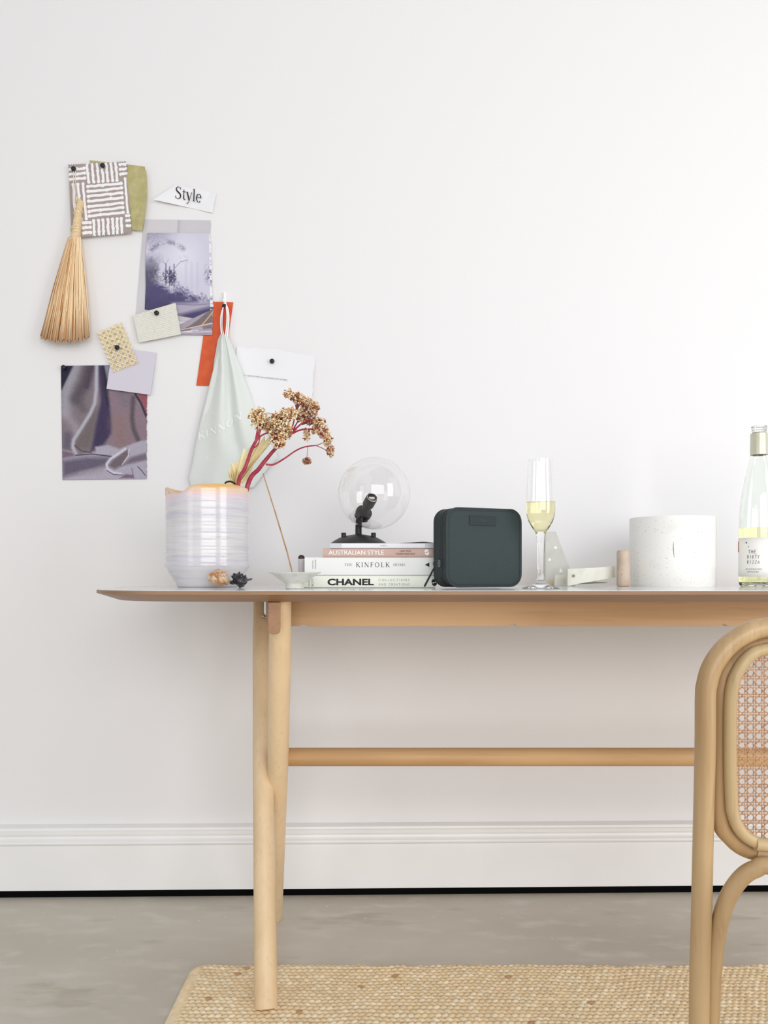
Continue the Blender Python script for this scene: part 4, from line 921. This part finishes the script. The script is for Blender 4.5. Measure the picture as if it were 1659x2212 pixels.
# ------------------------------------------------------------------ books
BD = 1.500
def zpx(y, d=BD): return HC - (y - HOR) * d / F
def book(name, x0, x1, z0, z1, depth, cov, label, rnd=.0, board=.0022, dy=0):
    X0, X1 = (x0 - CXP) * BD / F, (x1 - CXP) * BD / F; y0 = BD + dy
    t = thing(name, ((X0 + X1) / 2, y0 + depth / 2, z0), label, 'book', 'stacked books under the globe lamp')
    pr = [(y0 + depth, z0), (y0 + .004, z0)]
    zc = (z0 + z1) / 2; hh = (z1 - z0) / 2
    for i in range(9):
        a = -math.pi / 2 + math.pi * i / 8; pr.append((y0 + .0035 - .0035 * math.cos(a) ** .5 if abs(math.cos(a)) > 1e-6 else y0 + .0035, zc + hh * math.sin(a)))
    pr += [(y0 + .004, z1), (y0 + depth, z1), (y0 + depth, z1 - board), (y0 + .006, z1 - board), (y0 + .006, z0 + board), (y0 + depth, z0 + board)]
    m = MB(); m.prism([(X0, y, z) for y, z in pr], (X1 - X0, 0, 0)); m.build('cover', cov, t, smooth=30)
    m = MB(); m.box(X0 + .003, X1 - .003, y0 + .0065, y0 + depth - .004, z0 + board + .0001, z1 - board - .0001); m.build('page_block', m_pages, t)
    def fn(px0, px1, py0, py1, rot=0):
        if rot:      # text turned 90 degrees reading upwards
            return lambda a, b: Vector(((px0 + (px1 - px0) * (1 - b) - CXP) * BD / F if rot == 1 else (px0 + (px1 - px0) * (1 - b) - CXP) * BD / F, y0 - .0004, zpx(py1 - (py1 - py0) * a)))
        return lambda a, b: Vector(((px0 + (px1 - px0) * a - CXP) * BD / F, y0 - .0004, zpx(py1 - (py1 - py0) * b)))
    return t, fn
def letter(t, items, name='lettering'):
    for t2, fn, mt in items:
        m = MB(); put(m, t2, fn); m.build(name, mt, t, smooth=None, normals=False)
m_cream = mat('cream_cover', (236, 238, 226), .45); m_white = mat('white_linen_cover', (238, 239, 236), .6, bump=((500, 500, 500), .2, .0004)); m_pink = mat('dusty_pink_cover', (204, 172, 160), .5); m_wcov = mat('white_paper_cover', (236, 236, 242), .5)
z1 = ZT + .0003; z2 = zpx(1242.8); z3 = zpx(1203.2); z4 = zpx(1184.3); z5 = zpx(1173)
t, fn = book('coffee_table_book', 652, 940, z1, z2 - .0004, .20, m_cream, 'cream book at the bottom of the stack with bold black CHANEL title')
letter(t, [(text2d('CHANEL', .035), fn(707.5, 807.5, 1250, 1264.5), m_ink), (text2d('COLLECTIONS', -.012, 1.5), fn(818, 884.5, 1250.5, 1255.5), m_greyink), (text2d('AND CREATIONS', -.012, 1.5), fn(818, 884.5, 1260, 1264.8), m_greyink),
           (text2d('DANIÈLE'), fn(665.5, 669, 1250, 1266, 1), m_greyink), (text2d('BOTT'), fn(673, 677, 1250, 1266, 1), m_greyink)])
def swirl(cx, cy, r_):
    V_, F_ = [], []
    for k_ in (0, 180):
        ps = [(cx + r_ * .62 * math.cos(R(a + k_)), cy + r_ * .62 * math.sin(R(a + k_))) for a in range(20, 200, 12)]
        v, f = stroke2d(ps, [r_ * (.15 + .75 * math.sin(math.pi * i / (len(ps) - 1))) for i in range(len(ps))]); o = len(V_); V_ += v; F_ += [tuple(i + o for i in q) for q in f]
    v, f = stroke2d([(cx - r_ * .1, cy - r_ * .3), (cx + r_ * .3, cy), (cx, cy + r_ * .35)], r_ * .18); o = len(V_); V_ += v; F_ += [tuple(i + o for i in q) for q in f]
    return V_, F_
sq = lambda px, py, y_: (lambda a, b: Vector(((px + a - CXP) * BD / F, y_ - .0004, zpx(py - b))))
letter(t, [(swirl(0, 0, 7), sq(938, 1258.5, BD), m_ink)], 'logo')
t, fn = book('coffee_table_book', 658, 941, z2, z3 - .0002, .195, m_white, 'white linen book titled The Kinfolk Home, second from the bottom')
letter(t, [(serif2d('THE', .18), fn(744, 761, 1217, 1222.8), m_greyink), (serif2d('KINFOLK', .34), fn(769.5, 842, 1215, 1225), m_ink), (serif2d('HOME', .18), fn(850, 875.5, 1217, 1222.8), m_greyink),
           (text2d('NATHAN'), fn(674.5, 677, 1211, 1228, 1), m_greyink), (text2d('WILLIAMS'), fn(680, 683, 1209, 1229, 1), m_greyink)])
letter(t, [((((0, 0), (1, .5), (1, -.5)), [(0, 1, 2)]), lambda a, b: Vector(((918 + 9.5 * a - CXP) * BD / F, BD - .0004, zpx(1220 - 10 * b))), m_ink)], 'logo')
t, fn = book('coffee_table_book', 697, 936.5, z3, z4 - .0002, .185, m_pink, 'dusty pink book titled Australian Style, third in the stack')
letter(t, [(text2d('AUSTRALIAN STYLE', .006, .98), fn(709.5, 829.5, 1188.8, 1198.5), m_whiteink), (text2d('LISA TEH', .0), fn(864, 887, 1188.3, 1192.2), m_brownink), (text2d('THOM WHILTON', .0), fn(855, 896, 1194.6, 1198.6), m_brownink)])
letter(t, [(swirl(0, 0, 6.2), sq(922, 1193, BD), m_whiteink)], 'logo')
t, fn = book('coffee_table_book', 713, 937, z4, z5 - .0002, .18, m_wcov, 'thin white book lettered PARIS on top of the stack')
letter(t, [(text2d('PARIS', .0, 1.3), fn(822, 835, 1177.3, 1180), m_greyink)])
m_band = mat('pale_grey_print', (206, 208, 214), .5)
for xa, xb in ((713, 738), (918, 936.8)):
    m = MB(); m.box((xa - CXP) * BD / F, (xb - CXP) * BD / F, BD - .0003, BD, z4 + .0004, z5 - .0006); m.build('grey_band', m_band, t)
m = MB(); a0 = (856 - CXP) * BD / F; a1 = (938 - CXP) * BD / F
m.grid(lambda u, v: Vector((a0 + (a1 - a0) * u, BD + .012 + .10 * v, z5 + .0007 + .0075 * min(u / .72, 1, (1 - u) / .28 + .25) * (.35 + .65 * v))), 24, 6, thick=(0, 0, -.0005))
tag(m.build('loose_paper', m_paper), 'loose curling white leaflet on top of the thin white book', 'paper')

# ------------------------------------------------------------------ globe lamp
ld = BD + .085
lb_ = Vector(((774.5 - CXP) * ld / F, ld, z5)); lamp = thing('globe_lamp', lb_, 'clear glass globe lamp with black domed base and no bulb', 'lamp'); kl = ld / F
m = MB(); m.lathe([(.0001, 0), (.0560, 0), (.0572, .0008), (.0570, .0022), (.0500, .0070), (.0400, .0128), (.0280, .0172), (.0150, .0195), (.0075, .0205), (.0001, .0206)], lb_, 72); m.build('base', m_blackplastic, lamp, smooth=40)
GC = P(808.5, 1067, ld); GR = 77.5 * kl; GC.y = ld - .010
nd = Vector((-.33, .74, -.52)).normalized(); neck = GC + nd * GR * .93
m = MB(); top = neck + nd * .010
m.tube(bez([lb_ + Vector((0, 0, .018)), Vector((lb_.x, lb_.y, lb_.z + .035)), Vector((lb_.x + .001, lb_.y + .008, neck.z - .015)), top], 6), .0065, 18); m.build('stem', m_blackplastic, lamp, smooth=60)
for px, h in ((743, .012), (807, .011)):
    c = P(px, 1158, ld); c.y = ld - .012; c.z = lb_.z + .0125; m = MB(); m.lathe([(.0001, 0), (.0047, 0), (.0049, .0095), (.0043, .0108), (.0001, .0108)], c, 20); m.build('knob', m_blackplastic, lamp, smooth=40)
Ms = (-nd).to_track_quat('Z', 'Y').to_matrix().to_4x4()
a0 = math.asin(.0155 / GR); prof = []
for i in range(41):
    a = a0 + (math.pi - a0) * i / 40; prof.append((max(GR * math.sin(a), .0001), -GR * math.cos(a)))
inner = [(max(r_ * .986, .00005), z_ * .986) for r_, z_ in reversed(prof)]
m = MB(); m.lathe([(.0158, -GR * 1.05), (.0156, -GR * .99)] + prof + inner + [(.0146, -GR * .985), (.0146, -GR * 1.05)], GC, 72, Ms, closed=True); m.build('globe', m_glass, lamp, smooth=60)
m = MB(); m.lathe([(.0001, -.012), (.0150, -.012), (.0172, -.010), (.0172, .004), (.0166, .006), (.0130, .006), (.0001, .006)], neck, 36, Ms); m.build('collar', m_blackplastic, lamp, smooth=40)
m = MB(); m.lathe([(.0001, .004), (.0095, .004), (.0095, .028), (.0118, .030), (.0118, .052), (.0108, .054), (.0092, .054), (.0090, .040), (.0001, .040)], neck, 32, Ms); so = m.build('socket', m_blackplastic, lamp, smooth=40)
m = MB(); m.box(-.006, .006, -.0022, .0022, .0402, .0530, M=Matrix.Translation(neck) @ Ms); m.build('contact', mat('white_porcelain', (236, 232, 220), .3), so if False else lamp)
m = MB(); m.tube([neck + (Ms.to_3x3() @ Vector((.0103 * math.cos(a), .0103 * math.sin(a), .0545))) for a in [2 * math.pi * k / 28 for k in range(28)]], .0010, 8, closed=True); m.build('socket_rim', m_steel, lamp)

# ------------------------------------------------------------------ zip case
m_case = mat('dark_green_grey_leather', (60, 70, 71), .65, spec=.2, bump=((900, 900, 900), .6, .0008), noise=((500, 500, 500), (64, 77, 76), .45, .8, 2))
m_trim = mat('black_leather_trim', (42, 48, 52), .35, bump=((700, 700, 700), .3, .0006)); m_zip = mat('black_zip_metal', (52, 52, 56), .3, metal=.7)
th = R(22); cw, cdp, ch = .158, .052, .1480; fl = Vector(((964 - CXP) * 1.425 / F, 1.425, ZT)); ux = Vector((math.cos(th), math.sin(th), 0)); uy = Vector((-math.sin(th), math.cos(th), 0)); uz = Vector((0, 0, 1))
case = thing('zip_case', fl + ux * cw / 2 + uy * cdp / 2, 'square dark green-grey zip case standing upright on the table', 'case')
def rr(inset, n=8, rad=.024):
    pts = []; 
    for cx, cz, a0 in ((cw - rad, ch - rad, 0), (rad, ch - rad, 90), (rad, rad + .003, 180), (cw - rad, rad + .003, 270)):
        for i in range(n + 1):
            a = R(a0 + 90 * i / n); pts.append((cx + (rad - inset) * math.cos(a), cz + (rad - inset) * math.sin(a)))
    return pts
def cpt(x, z, y): return fl + ux * x + uz * z + uy * y
def ringmesh(spec):
    m = MB(); L = [[cpt(x, z, y) for x, z in rr(i)] for i, y in spec]; n = len(L[0]); vs = [q for l_ in L for q in l_]
    fs = [(k_ * n + i, k_ * n + (i + 1) % n, (k_ + 1) * n + (i + 1) % n, (k_ + 1) * n + i) for k_ in range(len(L) - 1) for i in range(n)]
    fs += [tuple(range(n)), tuple((len(L) - 1) * n + i for i in range(n))]; return m.add(vs, fs)
ringmesh([(.004, -.0008), (.0015, .0), (.0006, .0020), (.0012, .0180), (.0018, .0205), (.0018, .0315), (.0012, .0340), (.0006, cdp - .002), (.0015, cdp), (.004, cdp + .0008)]).build('case_body', m_case, case, smooth=40)
for y in (.0005, cdp - .0005):
    m = MB(); m.tube([cpt(x, z, y) for x, z in rr(.0008)], .0016, 8, closed=True); m.build('piping', m_trim, case, smooth=60)
m = MB(); m.tube([cpt(x, z, -.0010) for x, z in rr(.0048)], .00035, 5, closed=True); m.build('stitching', mat('thread_dark', (38, 44, 46), .7), case)
for y in (.0225, .0295):
    m = MB(); m.tube([cpt(x, z, y) for x, z in rr(.0012)], .0016, 8, closed=True); m.build('zip_edge', m_trim, case, smooth=60)
m = MB(); m.tube([cpt(x, z, .026) for x, z in rr(.0012)], .0012, 6, closed=True); m.build('zip', m_zip, case, smooth=60)
m = MB(); x0 = .046; m.prism([cpt(x0 + a, b, -.0022) for a, b in ((0, .1165), (.0565, .1155), (.0565, .1330), (0, .1345))], uy * .0018); m.build('label_patch', mat('patch_leather', (46, 56, 57), .55, spec=.25), case, bevel=.0006)
m = MB(); put(m, text2d('STOW', .0, 1.3), lambda a, b: cpt(x0 + .021 + .014 * a, .1232 + .0042 * b, -.0024)); m.build('lettering', mat('embossed', (44, 56, 52), .4), case, smooth=None, normals=False)
m = MB(); s0 = cpt(-.0015, .046, .026); m.box(-.004, .003, -.004, .004, -.008, .008, M=Matrix.Translation(s0)); m.build('zip_slider', m_zip, case, bevel=.001)
e0 = P(916.5, 1266.5, 1.452); e0.z = ZT + .003
m = MB(); m.tube([s0 + Vector((-.006, 0, 0)) + Vector((.005 * math.cos(a), 0, .006 * math.sin(a))) for a in [2 * math.pi * k / 16 for k in range(16)]], .0009, 6, closed=True); m.build('pull_ring', m_zip, case, smooth=60)
m = MB(); p0 = s0 + Vector((-.008, -.001, -.005)); m.tube([p0, p0.lerp(e0, .15), p0.lerp(e0, .5), p0.lerp(e0, .93), e0], [.0012, .0026, .0031, .0033, .0018], 8, flat=.6); m.build('zip_pull', m_trim, case, smooth=60)

# ------------------------------------------------------------------ champagne flute
gd = 1.46; gc = base(1168, gd); kg = gd / F
def gz(y): return (1268 - y) * kg * 1.0
def gp(pairs): return [(w_ * kg, gz(y)) for w_, y in pairs]
outer = gp([(.1, 1271.5), (40.5, 1271.5), (41, 1270.6), (36, 1268.8), (20, 1264.5), (10, 1259), (7.5, 1250), (6.8, 1230), (7.0, 1200), (8.0, 1175), (9.5, 1158), (12.5, 1149), (19, 1140), (26, 1127), (30, 1113), (31.2, 1098), (30.8, 1080), (29.4, 1050), (27.8, 1020), (26.4, 993.5)])
inn = gp([(25.5, 993.5), (26.9, 1020), (28.4, 1050), (29.7, 1080), (30.1, 1098), (28.8, 1113), (24.8, 1127), (17.5, 1138.5), (9, 1145), (.1, 1147)])
zoff = -outer[0][1] + .0003
flu = thing('champagne_flute', gc, 'tall champagne flute half filled with pale wine', 'glass')
m = MB(); m.lathe([(r_, z_ + zoff) for r_, z_ in outer + inn], gc, 72); m.build('glass_body', m_glass, flu, smooth=50)
wn_ = gp([(.1, 1147.3), (9.1, 1145.3), (17.7, 1138.8), (25.0, 1127.2), (29.0, 1113), (30.3, 1098), (29.95, 1085.2), (.1, 1085.2)])
m = MB(); m.lathe([(r_, z_ + zoff) for r_, z_ in wn_], gc, 72); m.build('wine', m_wine, flu, smooth=50)

# ------------------------------------------------------------------ ceramic and stone pieces
m_terr = mat('pale_grey_terrazzo', (206, 205, 198), .5, noise=((30, 30, 30), (196, 195, 188), .45, .7, 3)); m_chip = mat('white_chip', (244, 244, 240), .5); m_tan = mat('tan_chip', (208, 192, 164), .5)
d = 1.76; sl_ = thing('terrazzo_offcut', base(1208, d), 'pale grey terrazzo wedge with white chips behind the flute stem', 'offcut')
def tz(y): return max(ZT + .0004, HC - (y - HOR) * d / F)
def tp(x, y, dd=0): return Vector(((x - CXP) * d / F, d + dd, tz(y)))
m = MB(); m.prism([tp(1178, 1300), tp(1244, 1300), tp(1230, 1226), tp(1201, 1148.5), tp(1178, 1148.5)], (0, .012, 0)); m.build('slab', m_terr, sl_, bevel=.0006)
for (x, y, r_) in ((1200, 1183, 3.3), (1187, 1209, 3.2)):
    m = MB(); m.prism([tp(x + r_ * math.cos(a), y + r_ * math.sin(a), -.0004) for a in [2 * math.pi * k / 16 for k in range(16)]], (0, .0006, 0)); m.build('white_chip', m_chip, sl_)
m = MB(); m.prism([tp(1208, 1236, -.0004), tp(1216, 1236, -.0004), tp(1210, 1227, -.0004)], (0, .0006, 0)); m.build('white_chip', m_chip, sl_)
m = MB(); m.prism([tp(1181, 1263, -.0004), tp(1198, 1263, -.0004), tp(1198, 1252, -.0004), tp(1186, 1251, -.0004)], (0, .0006, 0)); m.build('tan_chip', m_tan, sl_)
# small tile leaning
m = MB(); d = 1.70; m.prism([tp(1198, 1300), tp(1226, 1300), tp(1228, 1242), tp(1199, 1242)], (0, .006, 0)); tag(m.build('ceramic_tile', mat('ivory_tile', (222, 220, 208), .4), bevel=.0006), 'small ivory tile at the foot of the terrazzo wedge', 'tile')
# strap with hole
d = 1.655; stp = thing('clay_strap', base(1275, d), 'pale clay strap with a punched hole leaning on the stone peg', 'strap'); m_strap = mat('pale_clay', (226, 225, 214), .45, noise=((40, 40, 40), (212, 210, 196), .45, .7, 3))
def ribbon(rows, th_=.0022):
    m = MB(); n = len(rows)
    def fn(u, v):
        f = u * (n - 1); i = min(int(f), n - 2); t = f - i; a, b = rows[i], rows[i + 1]
        x = a[0] + (b[0] - a[0]) * t; yt = a[1] + (b[1] - a[1]) * t; yb = a[2] + (b[2] - a[2]) * t; dd = a[3] + (b[3] - a[3]) * t
        q = P(x, yt + (yb - yt) * v, dd); return q
    m.grid(fn, 40, 6, thick=(0, th_, 0)); return m
o = ribbon([(1224, 1232, 1265.5, 1.650), (1226, 1229, 1265.5, 1.646), (1232, 1228.5, 1265, 1.645), (1250, 1228, 1261, 1.646), (1290, 1226, 1254, 1.652), (1318, 1223.5, 1249, 1.660), (1340, 1221.5, 1246, 1.685)]); o.build('band', m_strap, stp, smooth=50)
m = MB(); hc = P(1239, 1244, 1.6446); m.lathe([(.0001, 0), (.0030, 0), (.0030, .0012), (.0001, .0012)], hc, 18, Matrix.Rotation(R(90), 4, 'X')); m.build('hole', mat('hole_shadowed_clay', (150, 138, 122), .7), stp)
m = MB(); m.grid(lambda u, v: Vector(((1240 + 73 * u - CXP) * 1.66 / F, 1.662 + .025 * v, ZT + .003 + .0085 * math.sin(math.pi * (.15 + .5 * u)) * (1 - .3 * v) + .0)), 24, 4, thick=(0, 0, -.0022)); m.build('tongue', mat('grey_clay', (186, 184, 174), .5), stp, smooth=50)
# stone peg
pc = base(1346.5, 1.645); m = MB(); kp = 1.645 / F; hp = 78.5 * kp
m.lathe([(.0001, .0003), (.0112, .0003), (.0132, .0015), (.0140, .005), (.0138, .03), (.0135, .055), (.0138, hp - .007), (.0130, hp - .002), (.0110, hp), (.0001, hp)], pc, 32, warp=lambda q, a, k_: Vector((q.x * (1 + .03 * math.cos(3 * a)), q.y * (1 + .03 * math.sin(2 * a)), q.z)))
tag(m.build('stone_peg', mat('tan_stone', (202, 184, 166), .55, noise=[((40, 40, 40), (186, 164, 142), .45, .7, 4), ((300, 300, 300), (130, 100, 74), .68, .73, 2)], bump=((120, 120, 120), .3, .001)), origin=pc, smooth=50), 'upright tan speckled stone peg beside the white drum pot', 'stone')
# white drum pot
dc = base(1450.5, 1.70 + .0); kd = 1.70 / F; rd = 89.5 * 1.62 / F
dc.y = 1.695; m_drum = mat('white_speckled_ceramic', (246, 245, 241), .55, noise=[((260, 260, 260), (196, 190, 178), .66, .74, 2), ((16, 16, 16), (234, 232, 227), .55, .8, 5)], bump=((200, 200, 200), .25, .0006))
rd = .0885; hd = .1465
m = MB(); m.lathe([(.0001, .0), (rd - .003, .0), (rd - .002, .0012), (rd - .0022, .003), (rd - .0005, .005), (rd, .05), (rd, hd - .003), (rd - .001, hd), (rd - .006, hd), (rd - .007, hd - .003), (rd - .007, .01), (.0001, .01)], dc, 96)
dr = thing('drum_pot', dc, 'wide matte white ceramic drum pot near the wine bottle', 'pot'); m.build('pot_body', m_drum, dr, smooth=50)
m = MB(); m.tube([Vector((dc.x - .027, dc.y - .0843, ZT + .060)), Vector((dc.x - .0285, dc.y - .0838, ZT + .078)), Vector((dc.x - .0285, dc.y - .0838, ZT + .092))], [.0003, .0007, .0003], 6); m.build('scratch_mark', m_greyink, dr)

# ------------------------------------------------------------------ wine bottle
bd = 1.62; btc = base(1640, bd); kb = bd / F
bot = thing('wine_bottle', btc, 'open clear wine bottle part full of white wine with cream label', 'bottle')
def bz(y): return (1268 - y) * kb
op_ = [(.1, 1264), (30, 1266), (35, 1267.6), (38.5, 1266), (40.3, 1262), (40.7, 1250), (40.7, 1180), (40.5, 1140), (39.5, 1110), (36.5, 1080), (31.5, 1050), (26.5, 1025), (21.5, 1005), (18.0, 990), (16.6, 980), (16.0, 940), (16.2, 938), (15.2, 936.5), (14.2, 935)]
for y in (932, 927.5, 923): op_ += [(14.2, y + 1.4), (15.6, y + .4), (15.6, y - .6), (14.2, y - 1.6)]
op_ += [(14.2, 921), (11.5, 920.6)]
ip_ = [(11.5, 935), (12.5, 980), (14.5, 990), (18, 1005), (23.2, 1025), (28.4, 1050), (33.4, 1080), (36.5, 1110), (37.6, 1140), (37.8, 1180), (37.8, 1248), (36, 1257), (28, 1260), (.1, 1254)]
m = MB(); m.lathe([(r_ * kb, bz(y)) for r_, y in op_ + ip_], btc, 80); m.build('glass_body', m_bglass, bot, smooth=50)
wi = [(.1, 1253.8), (28.1, 1260.2), (36.2, 1257.2), (38.0, 1248), (38.0, 1180), (37.8, 1141), (.1, 1141)]
m = MB(); m.lathe([(r_ * kb, bz(y)) for r_, y in wi], btc, 80); m.build('wine', m_wine, bot, smooth=50)
m = MB(); m.lathe([(16.4 * kb, bz(983.5)), (18.2 * kb, bz(983.5)), (18.3 * kb, bz(975)), (17.8 * kb, bz(945)), (17.4 * kb, bz(942.5)), (17.9 * kb, bz(941)), (17.6 * kb, bz(937.5)), (15.6 * kb, bz(937)), (15.6 * kb, bz(942))], btc, 48, closed=True); m.build('cap_sleeve', mat('beige_foil', (214, 212, 190), .3, metal=.25), bot, smooth=40)
def lab(px, y, off=.0008):      # px offset from bottle axis as flat distance wrapped on the glass
    r_ = 40.7 * kb + off; a = (px * kb) / (40.7 * kb) - math.atan2(btc.x, btc.y) * 0
    th0 = -math.atan2(btc.x, btc.y)
    a = a * 1 - .0
    v = Vector((math.sin(a + th0), -math.cos(a + th0), 0)) * r_; return btc + v + Vector((0, 0, bz(y)))
m = MB(); m.grid(lambda u, v: lab(-64 + 128 * u, 1163 + 83 * v, .0006), 60, 4, thick=None); lb2 = m.build('label', mat('cream_label', (246, 244, 238), .6), bot, smooth=60); sm = lb2.modifiers.new('s', 'SOLIDIFY'); sm.thickness = .0003
m = MB(); m.grid(lambda u, v: lab(-62 + 10.5 + 9.5 * u - 10, 1170 + 23 * v, .0011), 8, 4, thick=None); m.build('red_sticker', mat('red_strip', (202, 112, 88), .6, noise=((20, 20, 900), (226, 160, 136), .5, .6, 2)), lb2, smooth=60)
H_ = {'T': [[(0, 1), (.8, 1)], [(.4, 1), (.3, 0)]], 'H': [[(.1, 1), (0, 0)], [(.7, 1), (.6, 0)], [(.05, .5), (.65, .5)]], 'E': [[(.7, 1), (.1, 1), (0, 0), (.6, 0)], [(.05, .5), (.5, .5)]],
      'D': [[(.1, 1), (0, 0), (.4, .1), (.7, .6), (.5, .95), (.1, 1)]], 'I': [[(.4, 1), (.3, 0)]], 'R': [[(0, 0), (.1, 1), (.6, .9), (.5, .5), (.05, .5), (.6, 0)]], 'Y': [[(.05, 1), (.35, .5), (.75, 1)], [(.35, .5), (.25, 0)]],
      'Z': [[(.1, 1), (.75, 1), (0, 0), (.7, 0)]], 'A': [[(0, 0), (.45, 1), (.65, 0)], [(.15, .4), (.6, .4)]]}
def hw(txt, x0, y0, cw_, h_):
    m_ = []; 
    for i, ch_ in enumerate(txt): m_ += [[(x0 + cw_ * (i + a * .85), y0 + h_ * b) for a, b in s_] for s_ in H_[ch_]]
    V_, F_ = [], []
    for s_ in m_:
        v, f = stroke2d(s_, .62); o = len(V_); V_ += v; F_ += [tuple(i + o for i in q) for q in f]
    return V_, F_
m = MB(); lf = lambda a, b: lab(a, -b, .0012)
for txt, x0, y0, cw_ in (('THE', -21, -1196.5, 6.0), ('DIRTY', -23.5, -1207.5, 5.2), ('RIZZA', -23.5, -1218.5, 5.2)): put(m, hw(txt, x0, y0, cw_, 7.2), lf)
m.build('lettering', m_ink, lb2, smooth=None, normals=False)
m = MB(); put(m, text2d('2019 RIESLING', 0, 1.2), lambda a, b: lab(-28 + 33 * a, 1231.5 - 3 * b, .0012)); put(m, text2d('GIPPSLAND', 0, 1.2), lambda a, b: lab(-24 + 23 * a, 1237 - 3 * b, .0012)); m.build('lettering', m_greyink, lb2, smooth=None, normals=False)
m = MB(); put(m, stroke2d([(-27, -1172), (-25, -1175)], 2.4), lf); put(m, stroke2d([(-21.5, -1181), (-20.5, -1183)], 1.2), lf); m.build('emblem', m_brownink, lb2, smooth=None, normals=False)

for o in bpy.data.objects:
    if '_w' in o: del o['_w']
